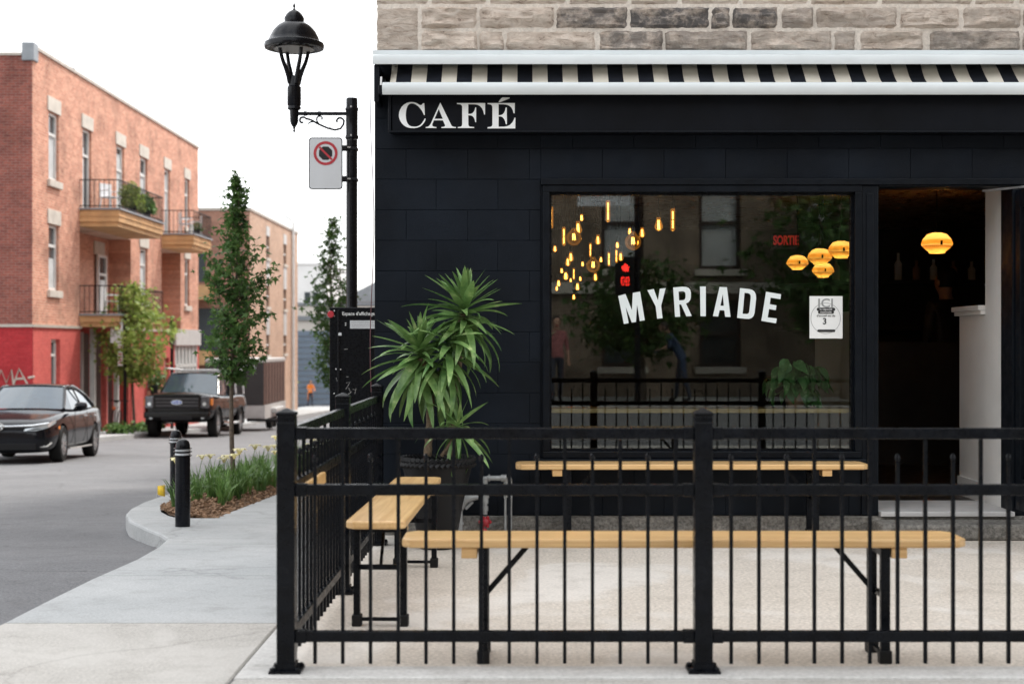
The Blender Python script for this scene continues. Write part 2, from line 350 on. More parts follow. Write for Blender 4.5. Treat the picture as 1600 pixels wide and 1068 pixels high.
def glow_glass(name, col, strength, fac):
    m = glass(name, (1.0, 0.80, 0.5), 1.45); N = m.node_tree.nodes; Lk = m.node_tree.links; out = N['Material Output']; src = out.inputs['Surface'].links[0].from_socket
    em = N.new('ShaderNodeEmission'); em.inputs['Color'].default_value = (*col, 1); em.inputs['Strength'].default_value = strength; mx = N.new('ShaderNodeMixShader'); mx.inputs['Fac'].default_value = fac
    Lk.new(src, mx.inputs[1]); Lk.new(em.outputs[0], mx.inputs[2]); Lk.new(mx.outputs[0], out.inputs['Surface']); return m
M['clear_bulb'] = glow_glass('clear_bulb_glass', (1.0, 0.36, 0.05), 0.35, 0.10)
M['warm_bulb'] = glow_glass('amber_bulb_glass', (1.0, 0.36, 0.05), 0.7, 0.16)
def shade_glass():
    m, N, Lk, p = nodes_of('amber_glass_shade'); p.inputs['Base Color'].default_value = (0.72, 0.42, 0.10, 1); p.inputs['Roughness'].default_value = 0.15
    tl = N.new('ShaderNodeBsdfTranslucent'); tl.inputs['Color'].default_value = (1.0, 0.72, 0.30, 1); mx = N.new('ShaderNodeMixShader'); mx.inputs['Fac'].default_value = 0.75
    Lk.new(p.outputs[0], mx.inputs[1]); Lk.new(tl.outputs[0], mx.inputs[2]); Lk.new(mx.outputs[0], N['Material Output'].inputs['Surface']); return m
M['amber_shade'] = shade_glass()
M['amber_band'] = M['amber_shade']
M['lamp_core'] = emit('lamp_bulb', (1.0, 0.70, 0.34), 10.0)
M['cable'] = pm('dark_red_cable', (0.10, 0.035, 0.04), 0.6, 0.1, 10)
M['ceiling'] = pm('brown_ceiling', (0.34, 0.22, 0.13), 0.3, 0.3, 3)
M['smoked'] = pm('smoked_headlight', (0.10, 0.10, 0.11), 0.08, 0.4, 14, metal=0.4, rvar=0.03)
M['red_led'] = emit('red_light', (1.0, 0.03, 0.03), 0.12)
M['signal_led'] = emit('signal_red_light', (1.0, 0.03, 0.02), 9.0)
M['brick_x'] = brick('red_brick_street_face', 'x', (0.48, 0.195, 0.125), (0.66, 0.335, 0.225), (0.58, 0.43, 0.34), stain=0.45, msize=0.011)
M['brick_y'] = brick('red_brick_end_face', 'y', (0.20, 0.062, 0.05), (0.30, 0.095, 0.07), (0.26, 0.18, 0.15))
M['red_x'] = brick('red_painted_brick_street_face', 'x', (0.52, 0.105, 0.09), (0.56, 0.125, 0.105), (0.48, 0.10, 0.085), stain=0.2)
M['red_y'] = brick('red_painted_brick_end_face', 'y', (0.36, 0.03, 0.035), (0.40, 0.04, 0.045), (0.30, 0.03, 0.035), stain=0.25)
M['tan_x'] = brick('tan_brick_street_face', 'x', (0.47, 0.31, 0.22), (0.55, 0.38, 0.28), (0.50, 0.40, 0.32), stain=0.15)
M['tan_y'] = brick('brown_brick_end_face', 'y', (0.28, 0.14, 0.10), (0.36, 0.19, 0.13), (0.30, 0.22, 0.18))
M['lintel'] = pm('limestone_trim', (0.52, 0.48, 0.42), 0.85, 0.15, 3, 0.3, 30, world=True)
M['win_frame'] = pm('white_window_frame', (0.62, 0.62, 0.60), 0.6, 0.08, 4)
M['win_glass'] = pm('dark_window_pane', (0.05, 0.06, 0.065), 0.06, 0.3, 0.7, spec=0.7, rvar=0.02, world=True)
M['curtain'] = pm('pale_curtain', (0.48, 0.50, 0.50), 0.8, 0.15, 3, world=True)
M['balcony_wood'] = pm('ochre_balcony_wood', (0.50, 0.30, 0.14), 0.75, 0.2, 2, world=True)
M['grey_trim'] = pm('grey_flashing', (0.22, 0.24, 0.26), 0.5, 0.15, 3, world=True)
M['flash'] = pm('pale_parapet_flashing', (0.42, 0.38, 0.33), 0.6, 0.15, 3, world=True)
M['dark_door'] = pm('dark_door', (0.045, 0.028, 0.024), 0.5, 0.25, 4)
M['plastic_white'] = pm('white_plastic', (0.72, 0.73, 0.74), 0.5, 0.06, 6)
M['bluegrey'] = pm('blue_grey_shutter', (0.16, 0.21, 0.27), 0.6, 0.12, 2, world=True)
M['cream'] = pm('cream_stucco', (0.62, 0.59, 0.54), 0.85, 0.08, 1, world=True)
M['offwhite'] = pm('white_stucco', (0.70, 0.70, 0.69), 0.85, 0.05, 1, world=True)
M['far_brick'] = pm('far_brick', (0.42, 0.25, 0.18), 0.9, 0.15, 2, world=True)
M['rubber'] = pm('tyre_rubber', (0.012, 0.012, 0.012), 0.8, 0.2, 12, spec=0.25)
M['alloy'] = pm('alloy_rim', (0.55, 0.56, 0.57), 0.3, 0.08, 10, metal=0.8)
M['car_black'] = pm('black_car_paint', (0.004, 0.005, 0.008), 0.12, 0.1, 4, rvar=0.03, spec=0.32)
M['truck_black'] = pm('black_truck_paint', (0.006, 0.005, 0.005), 0.10, 0.15, 4, rvar=0.03, spec=0.26)
M['car_glass'] = pm('tinted_car_glass', (0.035, 0.055, 0.075), 0.03, 0.1, 4, spec=0.9, rvar=0.01)
M['matt_black'] = pm('matt_black_plastic', (0.005, 0.005, 0.006), 0.6, 0.2, 12, spec=0.25)
M['chrome'] = pm('chrome', (0.75, 0.77, 0.78), 0.15, 0.04, 6, metal=1.0, rvar=0.05)
M['headlight'] = pm('headlight_glass', (0.62, 0.66, 0.68), 0.08, 0.12, 20, metal=0.5, rvar=0.03)
M['amber'] = pm('amber_lens', (0.75, 0.22, 0.03), 0.2, 0.1, 20)
M['badge_blue'] = pm('blue_badge', (0.04, 0.09, 0.35), 0.3, 0.1, 20)
M['trailer_brown'] = pm('brown_trailer_panel', (0.13, 0.075, 0.06), 0.6, 0.15, 2)
M['trailer_dark'] = pm('dark_trailer_panel', (0.035, 0.033, 0.034), 0.5, 0.15, 2)
M['light_grey'] = pm('light_grey_metal', (0.48, 0.48, 0.47), 0.5, 0.1, 3)
M['yellow'] = pm('yellow_plastic_flag', (0.85, 0.55, 0.02), 0.6, 0.05, 10)
M['skin'] = pm('skin', (0.45, 0.26, 0.18), 0.6, 0.08, 12)
M['orange_vest'] = pm('orange_vest', (0.85, 0.25, 0.04), 0.8, 0.1, 10)
M['navy'] = pm('dark_trousers', (0.03, 0.035, 0.05), 0.9, 0.2, 10)
M['hair'] = pm('dark_hair', (0.02, 0.014, 0.01), 0.6, 0.2, 30)
M['blue_shirt'] = pm('blue_shirt', (0.025, 0.045, 0.09), 0.9, 0.15, 8)
M['plaid'] = pm('red_checked_shirt', (0.32, 0.12, 0.12), 0.9, 0.5, 18)
M['canvas'] = pm('canvas_bag', (0.35, 0.36, 0.22), 0.9, 0.15, 8)
M['opp_stone'] = pm('opposite_limestone', (0.20, 0.155, 0.115), 0.9, 0.45, 1.5, 0.6, 8, world=True)
M['orange_plastic'] = pm('orange_plastic', (0.8, 0.2, 0.04), 0.6, 0.05, 8)
# ------------------------------------------------------------------ ground, road, pavements
mb = MB(); ys = [-200, -40, 0, 6, 20, 40, 55, 80, 120, 200, 600]
mb.grid([[(x, y, g(y) - 0.45) for x in (-400, -60, -11.4, 8, 60, 400)] for y in ys])
structure(mb.build('ground', M['ground']))
KX = [(-12, -2.3), (5.6, -2.25), (6.16, -2.25), (6.86, -2.29), (7.73, -2.33), (8.7, -2.345), (9.43, -2.40), (9.96, -2.47), (10.3, -2.6), (10.7, -2.80), (11.5, -3.16), (12.2, -3.38), (12.8, -3.5), (13.6, -3.6), (14.5, -3.65), (60, -3.65), (200, -3.65)]
def edge(Y):
    for (a, xa), (b, xb) in zip(KX, KX[1:]):
        if a <= Y <= b: return xa + (xb - xa) * (Y - a) / (b - a)
    return -3.65
ys = [-10, 0, 2, 4, 6, 8, 8.6, 9.2, 9.8, 10.4, 11.2, 12, 14, 20, 30, 40, 55, 70, 90, 120]
mb = MB(); mb.grid([[(x, y, road(y)) for x in (-60, -11.35, -8, -5, -2, 2, 8, 40)] for y in ys if y <= 55])
structure(mb.build('road', M['asphalt']))
mb = MB(); mb.grid([[(x, y, road(y) ) for x in (-60, -11.35, 20)] for y in (55, 70, 90, 130)]); structure(mb.build('road', M['asphalt']))
def bed_l(Y): return float(np.interp(Y, [11.72, 11.9, 12.4, 13.1, 14], [-2.80, -2.92, -3.12, -3.30, -3.36]))
walk = structure(thing('sidewalk', (0, 0, 0), None, None))
def slab(y0, y1, xl, xr, mat, parent, zt=g, name='slab', gap=0.005, depth=0.22):
    n = max(2, int((y1 - y0) / 0.12) + 1); y0 += gap; y1 -= gap
    yy = [y0 + (y1 - y0) * i / (n - 1) for i in range(n)]
    def fx(f, y): return f(y) if callable(f) else f
    rows = []
    for y in yy:
        a, b = fx(xl, y), fx(xr, y) - gap; z = zt(y); c = 0.02
        rows.append([(a, y, z - depth), (a, y, z - c), (a + c * 0.35, y, z - c * 0.3), (a + c, y, z), (b - 0.006, y, z), (b, y, z - 0.008), (b, y, z - depth)])
    m_ = MB(); m_.grid(rows); k = len(rows[0])
    m_.f.append(tuple(range(k))); m_.f.append(tuple((n - 1) * k + j for j in range(k - 1, -1, -1)))
    return m_.build(name, mat, parent)
for a, b in ((6.17, 7.85), (7.85, 9.6), (9.6, 11.72)): slab(a, b, edge, -1.035 if b < 9 else -0.93, M['walk_new'], walk)
for i in range(14):
    a = 11.72 + i * 1.85; slab(a, a + 1.85, -2.53, -0.93, M['walk_new'], walk); slab(a, a + 1.85, edge, bed_l, M['walk_new'], walk, name='kerb_slab')
slab(37.6, 60, -3.65, -0.93, M['walk_new'], walk)
slab(1.2, 4.0, -2.25, 12, M['walk_old'], walk); slab(4.0, 5.10, -1.035, 12, M['walk_old'], walk); slab(4.0, 6.17, edge, -1.035, M['walk_old'], walk)
fw = structure(thing('far_sidewalk', (0, 0, 0), None, None))
for i in range(10): slab(30 + i * 3.6, 33.6 + i * 3.6, -13.6, -11.35, M['walk_new'], fw)
slab(66, 120, -14.5, -11.35, M['walk_new'], fw); slab(20, 30, -40, -11.35, M['walk_new'], fw)
ow = structure(MB().box(-40, 40, -16, -10, -0.3, 0.02).build('opposite_sidewalk', M['walk_new']))
structure(MB().box(-40, 40, -10.05, -9.6, -0.3, 0.03).build('opposite_kerb', M['kerb']))
# mulch bed with bark chips
bed = MB(); rows = []
for i in range(120):
    y = 11.74 + i * 0.215; rows.append([(x, y, g(y) - 0.03 + 0.05 * math.sin((x + 3.4) / 0.9 * math.pi) + random.uniform(-.012, .012)) for x in np.linspace(bed_l(y) - .01, -2.5, 10)])
bed.grid(rows); bo = bed.build('mulch_bed', M['mulch']); tag(bo, 'strip of brown bark mulch under the daylilies beside the kerb', 'mulch', kind='stuff')
mb = MB()
for i in range(2600):
    y = 11.74 + 9.5 * random.random() ** 1.6; x = random.uniform(bed_l(y), -2.49)
    z = g(y) - 0.02 + 0.05 * math.sin(min(1, max(0, (x + 3.4) / 0.9)) * math.pi)
    mb.obox((x, y, z + random.uniform(0, .02)), (random.uniform(.02, .06), random.uniform(.012, .025), random.uniform(.005, .012)), Euler((random.uniform(-.5, .5), random.uniform(-.5, .5), random.uniform(0, 3.1))).to_matrix())
ch = mb.build('bark_chips', M['chip'], bo); ch['kind'] = 'stuff'
# terrace slab, kerb strip
terr = structure(MB().box(-0.88, 7.0, 5.30, 8.995, -0.4, 0.0).build('terrace_floor', M['terrace']))
structure(MB().box(-1.03, 7.0, 5.11, 5.297, -0.4, 0.006).build('terrace_kerb', M['kerb'], bevel=0.012))
structure(MB().box(-1.03, -0.883, 5.30, 8.9, -0.4, 0.006).build('terrace_side_kerb', M['kerb'], bevel=0.012))

# ------------------------------------------------------------------ the café building
WY = 9.0
cafe = thing('cafe_building', (2, 9, 0), 'café building with black painted block shopfront under a grey rough stone wall', 'building')
wx0, wx1, wz0, wz1 = 0.146, 2.159, 0.483, 2.204          # window frame outside
dx0, dx1, dz0, dz1 = 2.268, 3.112, 0.148, 2.196          # door opening
mb = MB()                                                  # backing wall behind the blocks
mb.box(-0.915, wx0, 9.006, 9.25, 0.12, 3.05); mb.box(wx0, wx1, 9.006, 9.25, 0.12, wz0); mb.box(wx0, 7.0, 9.012, 9.25, wz1 + 0.004, 3.05)
mb.box(3.17, 7.0, 9.012, 9.25, 0.12, wz1); mb.build('shopfront_wall', M['black_block'], cafe)
blk = {}
def block(w_, h_):
    k = (round(w_, 3), round(h_, 3))
    if k not in blk:
        b = 0.0022
        blk[k] = MB().add([(b,0,b),(w_-b,0,b),(w_-b,0,h_-b),(b,0,h_-b),(0,b,0),(w_,b,0),(w_,b,h_),(0,b,h_),(0,.2,0),(w_,.2,0),(w_,.2,h_),(0,.2,h_)],
            [(0,1,2,3),(0,4,5,1),(1,5,6,2),(2,6,7,3),(3,7,4,0),(4,8,9,5),(5,9,10,6),(6,10,11,7),(7,11,8,4)]).mesh('block')
    return blk[k]
j = 0.0012
def blocks(x0, x1, z0, z1, row0):
    z = z0; r_ = row0
    while z < z1 - 0.02:
        h_ = min(0.193, z1 - z); x = x0; first = 0.2 if r_ % 2 else 0.39
        while x < x1 - 0.02:
            w_ = min(first, x1 - x); first = 0.39
            if x1 - x - w_ < 0.06: w_ = x1 - x
            o = link('block', block(w_ - j, h_ - j), M['black_block'], cafe); o.location = Vector((x, WY + random.uniform(0, .002), z)) - ORIG[cafe]
            x += w_
        z += h_; r_ += 1
blocks(-0.918, wx0 - 0.012, 0.122, 3.05, 0); blocks(wx0 - 0.012, wx1 + 0.03, 0.122, wz0 - 0.05, 0); blocks(wx0 - 0.012, 4.6, wz1 + 0.045, 3.05, 0); blocks(3.17, 4.6, 0.122, wz1 + 0.04, 1)
MB().box(-0.93, 7.0, 8.965, 9.2, 0.0, 0.118).build('foundation', M['base'], cafe, bevel=0.015)
mb = MB(); rows = []
for i in range(60):
    x = -0.93 + i * 0.065; rows.append([(x, 8.962 - random.uniform(0, .014), zz + random.uniform(-.006, .006)) for zz in (0.0, .03, .06, .09, .116)])
mb.grid(rows); mb.build('foundation_face', M['base'], cafe)
# body of the building behind (upper floors, side wall, roof)
nbg = thing('unseen_brick_row', (-0.9, 24, -1), 'unseen brick row along the street behind the café, added for vehicle reflections', 'building')  # out of view, added so the vehicle sides reflect dark brick instead of sky
mb = MB(); wall_grid(mb, 24, 140, -6, 8.6, [(25 + i * 2.4, 26 + i * 2.4, z_, z_ + 1.7) for i in range(46) for z_ in (.3, 3.6)], lambda u, v, d: (-0.9 - 0 + d, u, v), .15); mb.build('street_wall', M['brick_x'], nbg)
MB().box(-0.74, 8, 24, 140, -6, 8.6).build('window_backing', M['win_glass'], nbg); MB().box(-0.95, 8, 23.9, 140, 8.6, 8.8).build('roof', M['grey_trim'], nbg)
mb = MB(); mb.box(-0.90, 14.0, 9.26, 22.0, 3.2, 10.2); mb.box(-0.90, -0.72, 9.26, 22.0, -1.2, 3.2); mb.box(13.8, 14, 9.26, 22, -.5, 3.2); mb.box(7.0, 14, 9.03, 9.25, 0, 10.2)
mb.box(-0.90, 14, 21.8, 22.0, -1.2, 3.2); mb.build('upper_wall', M['opp_stone'], cafe)
MB().box(-0.904, 7.0, 9.024, 9.26, 3.055, 10.2).build('mortar_wall', concrete('stone_mortar', (0.60, 0.535, 0.465), (0.68, 0.62, 0.55), 60, 0.2, 0.6), cafe)
def stone_mat():
    m, N, Lk, p = nodes_of('rough_limestone'); P = N.new('ShaderNodeNewGeometry').outputs['Position']; oi = N.new('ShaderNodeObjectInfo')
    mpn = N.new('ShaderNodeMapping'); mpn.inputs['Scale'].default_value = (1, 1, 2.6); Lk.new(P, mpn.inputs['Vector'])
    n = noise(N, Lk, mpn.outputs[0], 11, 10, 0.74); n.inputs['Distortion'].default_value = 0.9
    c = ramp(N, Lk, n.outputs['Fac'], [(0.33, (0.20, 0.155, 0.13)), (0.40, (0.54, 0.435, 0.355)), (0.54, (0.70, 0.60, 0.51)), (0.75, (0.76, 0.68, 0.60))]).outputs['Color']
    hs = N.new('ShaderNodeHueSaturation'); ma = N.new('ShaderNodeMapRange'); ma.inputs['To Min'].default_value = 0.82; ma.inputs['To Max'].default_value = 1.1
    Lk.new(oi.outputs['Random'], ma.inputs['Value']); Lk.new(ma.outputs['Result'], hs.inputs['Value']); Lk.new(c, hs.inputs['Color'])
    at = N.new('ShaderNodeAttribute'); at.attribute_type = 'OBJECT'; at.attribute_name = 'soot'
    n3 = noise(N, Lk, P, 7, 6, 0.7); f = ramp(N, Lk, n3.outputs['Fac'], [(0.36, (0, 0, 0)), (0.56, (1, 1, 1))]).outputs['Color']
    mu = N.new('ShaderNodeMixRGB'); mu.blend_type = 'MULTIPLY'; mu.inputs['Fac'].default_value = 1; Lk.new(f, mu.inputs['Color1']); Lk.new(at.outputs['Fac'], mu.inputs['Color2'])
    c = mixc(N, Lk, hs.outputs['Color'], (0.13, 0.12, 0.115), mu.outputs['Color']); Lk.new(c, p.inputs['Base Color']); p.inputs['Roughness'].default_value = 0.92; p.inputs['Specular IOR Level'].default_value = 0.2
    bump(N, Lk, n.outputs['Fac'], p, 1.0, 0.035); return m
M['stone'] = stone_mat()
def stone(x0, x1, z0, z1, soot=0.0, smooth=False):
    nx = max(5, int((x1 - x0) / 0.022)); nz = max(6, int((z1 - z0) / 0.019)); rows = []; sd_ = random.random() * 90
    from mathutils import noise as mn
    for jz in range(nz + 1):
        v = jz / nz; row = []
        for ix in range(nx + 1):
            u = ix / nx; e = min(u * (x1 - x0), (1 - u) * (x1 - x0), v * (z1 - z0), (1 - v) * (z1 - z0))
            b = 1 - math.exp(-e / 0.008); x, z = x0 + u * (x1 - x0), z0 + v * (z1 - z0)
            d = 0.030 + 0.050 * mn.fractal(Vector((x * 5 + sd_, z * 13, sd_)), 1.0, 2.0, 5)
            if smooth: d *= 0.35
            ed = 0.0 if e > 0.001 else 1
            row.append((x + (random.uniform(-.004, .004) if ed else 0), 9.027 - b * max(0.010, d), z + (random.uniform(-.004, .004) if ed else 0)))
        rows.append(row)
    m_ = MB(); m_.grid(rows); o = m_.build('stone', M['stone'], cafe, smooth=True, sharp=28); o['soot'] = soot; return o
def sx(x): return (x - CX) * WY / F
r2 = [(658,745,0),(749,866,.1),(869,981,.9),(984,1109,1),(1112,1141,.9),(1145,1216,1),(1222,1272,.5),(1276,1403,.3),(1407,1501,.25),(1506,1597,.3),(1601,1700,.2),(1704,1830,.1)]
r1 = [(658,746,0),(749,787,0),(791,931,0),(936,1037,.75),(1040,1169,.5),(1173,1301,.35),(1304,1338,.3),(1345,1444,.2),(1454,1595,.6),(1600,1720,.3),(1724,1830,.2)]
def zz(y): return H - (y - CY) * WY / F
stone(sx(588), sx(654), zz(81), zz(11), 0, True)
for a, b, s_ in r2: stone(sx(a), sx(b), zz(43.5), zz(10), s_)
for a, b, s_ in r1: stone(sx(a), sx(b), zz(81), zz(47), s_)
x = sx(588); z = zz(6.5)
for row in range(3):
    x = sx(588)
    while x < sx(1830):
        w_ = random.uniform(0.25, 0.6); stone(x, min(sx(1832), x + w_), z, z + 0.17, random.choice([0, 0, .2, .1]), row == 0); x += w_ + 0.014
    z += 0.184
# shop window
win = thing('window', (1.15, 9.0, 0.48), None, None); win.parent = cafe; win.location = Vector((1.15, 9.0, 0.48)) - ORIG[cafe]
mb = MB(); frame_boxes(mb, 8.972, 9.10, wx0, wx1, wz0, wz1, 0.042); mb.build('window_frame', M['black_paint'], win, bevel=0.004)
mb = MB(); frame_boxes(mb, 9.03, 9.075, wx0 + 0.0425, wx1 - 0.0425, wz0 + 0.0425, wz1 - 0.0425, 0.014); mb.build('glazing_bead', M['black_metal'], win)
MB().box(wx0 + 0.05, wx1 - 0.05, 9.046, 9.054, wz0 + 0.05, wz1 - 0.05).build('pane', M['glass'], win)
MB().box(wx0 + 0.05, wx1 - 0.05, 9.064, 9.069, wz0 + 0.05, wz1 - 0.05).build('inner_pane', glass('inner_glass', gain=0.6), win)  # second pane added to strengthen the reflections in the window
MB().box(wx0 - 0.03, wx1 + 0.02, 8.93, 8.999, wz0 - 0.042, wz0 - 0.002).build('window_sill', M['black_paint'], win, bevel=0.006)
mb = MB(); mb.box(wx0 - 0.012, wx1 + 1.02, 8.962, 9.01, wz1 + 0.002, wz1 + 0.042); mb.build('head_trim', M['black_paint'], cafe, bevel=0.004)
MB().box(wx1 + 0.0015, dx0 - 0.002, 8.98, 9.2, 0.122, wz1).build('mullion_post', M['black_paint'], cafe, bevel=0.005)
MB().box(wx1 + 0.03, dx0 - 0.035, 8.972, 8.9795, 0.16, wz1 - 0.05).build('post_panel', M['black_paint'], cafe, bevel=0.003)
# door: frame, threshold, leaf swung outwards
MB().box(dx1, 3.168, 8.98, 9.2, 0.122, wz1).build('door_jamb', M['black_paint'], cafe, bevel=0.005)
MB().box(dx0 + 0.002, dx1 - 0.002, 8.98, 9.18, dz1, wz1).build('door_head', M['black_paint'], cafe)
MB().box(dx0 - 0.05, 3.6, 8.70, 8.96, 0.001, 0.10).build('door_step', M['base'], cafe, bevel=0.02)
MB().box(dx0, dx1, 8.93, 9.6, 0.1185, 0.150).build('threshold', M['marble'], cafe, bevel=0.006)
door = thing('door', (dx1 + 0.03, 8.96, dz0), None, None); door.parent = cafe; door.location = Vector((dx1 + 0.03, 8.96, dz0)) - ORIG[cafe]
X = dx1 + 0.012; ya, yb = 8.10, 8.965
mb = MB()
for (y0, y1, z0, z1) in ((ya, ya + .09, .165, 2.17), (yb - .085, yb, .165, 2.17), (ya + .09, yb - .085, .165, .36), (ya + .09, yb - .085, 2.06, 2.17)): mb.box(X, X + .045, y0, y1, z0, z1)
mb.build('door_leaf', M['black_paint'], door, bevel=0.004)
MB().box(X + .018, X + .026, ya + .088, yb - .083, .355, 2.065).build('pane', M['glass_door'], door)
MB().tube([(X - .05, ya + .05, .95), (X - .05, ya + .05, 1.35)], .012, 8).tube([(X + .01, ya + .05, .98), (X - .05, ya + .05, .98)], .008, 6).tube([(X + .01, ya + .05, 1.32), (X - .05, ya + .05, 1.32)], .008, 6).build('door_handle', M['steel'], door, smooth=True)
MB().beam((2.92, 8.95, 2.165), (X, 8.45, 2.15), .02, .012).box(X - .035, X - .002, 8.3, 8.55, 2.10, 2.16).build('door_closer', M['steel'], door)
# interior
room = thing('interior', (2, 12, 0.15), None, None); room.parent = cafe; room.location = Vector((2, 12, .15)) - ORIG[cafe]
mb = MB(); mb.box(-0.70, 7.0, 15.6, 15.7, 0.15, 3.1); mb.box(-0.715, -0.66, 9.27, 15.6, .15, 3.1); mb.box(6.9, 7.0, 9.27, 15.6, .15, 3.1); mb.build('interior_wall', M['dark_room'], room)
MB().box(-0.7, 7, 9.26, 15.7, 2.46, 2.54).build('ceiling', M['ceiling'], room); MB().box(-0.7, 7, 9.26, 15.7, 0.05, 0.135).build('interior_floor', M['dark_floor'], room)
mb = MB(); mb.box(3.13, 3.19, 9.21, 9.56, .136, 2.95); mb.box(3.13, 3.19, 9.5605, 10.12, .136, 1.40); mb.build('white_partition', M['white_wall'], room)
mb = MB(); mb.box(3.10, 3.21, 9.565, 10.15, 1.402, 1.43); mb.box(3.085, 3.225, 9.568, 10.17, 1.431, 1.465); mb.build('partition_cap', M['white_wall'], room, bevel=0.004)
MB().box(3.115, 3.129, 9.21, 10.12, .136, .27).build('skirting', M['white_wall'], room)
mb = MB(); mb.box(2.19, 2.25, 9.26, 10.49, .136, 1.42); mb.box(2.19, 2.52, 10.495, 10.55, .136, 1.44); mb.build('half_wall', M['white_wall'], room)
MB().box(0.16, 2.15, 9.10, 9.40, .762, .79).build('window_counter', M['wood'], room, bevel=.004)
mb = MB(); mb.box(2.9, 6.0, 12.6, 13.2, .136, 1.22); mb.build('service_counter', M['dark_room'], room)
mb = MB(); mb.box(2.8, 5.2, 15.2, 15.59, 1.85, 1.89); mb.box(2.8, 5.2, 15.2, 15.59, 1.35, 1.39); mb.build('back_shelf', M['dark_floor'], room)
# ------------------------------------------------------------------ sign band, awning, lettering
sb = thing('sign_band', (1.5, 8.9, 2.53), 'long black sign band over the shopfront with white CAFÉ lettering', 'sign')
BY = 8.82
mb = MB(); mb.box(-0.795, 4.6, BY, 8.996, 2.520, 2.765); mb.build('band_panel', M['black_band'], sb, bevel=0.006)
mb = MB(); mb.box(-0.815, 4.6, BY - .012, BY - .0005, 2.512, 2.524); mb.box(-0.815, -0.797, BY - .012, 8.99, 2.525, 2.765); mb.build('band_edge', M['black_paint'], sb, bevel=0.003)
S5 = 6.957
CAF = {'c': [[(438,150),(442,215),(444,278),(434,278),(428,262),(410,228),(375,185),(345,163),(318,152),(295,151),(276,158),(262,170),(250,193),(242,222),(238,250),(237,280),(239,312),(245,342),(256,368),(272,388),(294,400),(325,404),(350,404),(372,398),(396,384),(416,362),(430,340),(443,316),(453,318),(449,336),(438,358),(418,383),(394,402),(365,415),(325,421),(285,419),(250,410),(218,392),(192,366),(174,335),(165,308),(162,280),(165,250),(174,222),(192,190),(218,164),(250,146),(280,138),(306,137),(334,140),(360,150),(380,164),(396,171),(408,169),(417,158),(424,150)]],
 'a': [[(612,142),(722,368),(730,385),(742,400),(760,407),(782,409),(782,419),(624,419),(624,409),(648,406),(662,400),(664,388),(640,335),(543,335),(527,372),(524,388),(532,400),(548,406),(570,409),(570,419),(454,419),(454,409),(476,405),(492,395),(508,372)], [(595,212),(639,319),(549,319)]],
 'f': [[(793,148),(1100,148),(1098,272),(1088,272),(1080,238),(1066,205),(1044,180),(1016,166),(985,161),(916,160),(916,266),(942,265),(960,258),(976,242),(986,220),(992,196),(1002,196),(1002,354),(992,354),(986,328),(976,305),(960,288),(942,281),(916,280),(917,380),(922,396),(936,405),(980,409),(980,419),(802,419),(802,409),(832,405),(846,396),(850,380),(850,190),(846,174),(834,164),(818,160),(793,158)]],
 'e': [[(1126,148),(1422,148),(1420,258),(1409,258),(1400,226),(1386,198),(1362,176),(1332,165),(1300,161),(1246,160),(1246,280),(1270,279),(1288,271),(1304,254),(1315,230),(1322,198),(1335,196),(1336,378),(1324,377),(1316,345),(1304,318),(1288,300),(1270,293),(1246,292),(1246,406),(1300,405),(1336,400),(1368,386),(1394,360),(1410,332),(1418,308),(1429,308),(1427,423),(1126,423),(1126,411),(1158,406),(1173,398),(1178,382),(1178,190),(1173,174),(1160,164),(1145,160),(1126,158)]],
 'accent': [[(1245,139),(1252,124),(1274,96),(1290,86),(1365,88),(1366,94),(1356,100),(1262,138)]]}
def px_polys(polys, ox, oy, s_, Y, c):
    return [[((ox + u / s_ - CX) * Y / F - c[0], H - (oy + v / s_ - CY) * Y / F - c[2]) for u, v in p] for p in polys]
for k, nm in (('c', 'letter_c'), ('a', 'letter_a'), ('f', 'letter_f'), ('e', 'letter_e'), ('accent', 'accent_mark')):
    yy_ = BY - 0.0035; me = flat_mesh(nm, px_polys(CAF[k], 600, 140, S5, yy_, ORIG[sb]), 0.006); o = link(nm, me, M['letter'], sb); o.location = (0, yy_ - ORIG[sb][1], 0)
aw = thing('awning', (1.8, 8.9, 2.9), 'retracted black and cream striped awning in a white metal case above the shopfront', 'awning')
prof = [(8.996, 2.990), (8.775, 2.988), (8.75, 2.978), (8.744, 2.952), (8.748, 2.922), (8.79, 2.932), (8.996, 2.978)]
MB().prism(prof, 'x', -0.905, 4.6).build('hood', M['white_metal'], aw, smooth=True, bevel=0.003)
MB().box(-0.925, 4.6, 8.955, 8.995, 2.992, 3.052).build('flashing', M['white_metal'], aw)
prof = [(8.785, 2.80), (8.725, 2.808), (8.707, 2.798), (8.70, 2.778), (8.705, 2.748), (8.715, 2.729), (8.785, 2.745)]
MB().prism(prof, 'x', -0.842, 4.6).build('front_bar', M['white_metal'], aw, smooth=True, bevel=0.003)
rows = []
for i in range(5):
    t = i / 4; rows.append([(-0.80 + (5.4) * k_ / 220 , 8.93 - .17 * t, 2.955 - .15 * t - .012 * math.sin(t * math.pi) + .006 * math.sin(k_ * .5) * math.sin(t * math.pi) + .01 * math.sin(k_ * .13) * math.sin(t * math.pi)) for k_ in range(221)])
ab = MB(); ab.grid(rows); fab = ab.build('awning_fabric', M['stripe'], aw, smooth=True)
so = fab.modifiers.new('solid', 'SOLIDIFY'); so.thickness = 0.003
MB().box(-0.90, -0.868, 8.78, 8.996, 2.70, 2.925).box(-0.866, -0.845, 8.72, 8.78, 2.735, 2.79).build('end_bracket', M['black_paint'], aw, bevel=0.003)
MB().beam((-0.86, 8.95, 2.86), (-0.83, 8.76, 2.77), .03, .02).beam((-0.853, 8.78, 2.85), (-0.856, 8.77, 2.735), .012, .012).build('folding_arm', M['steel'], aw)
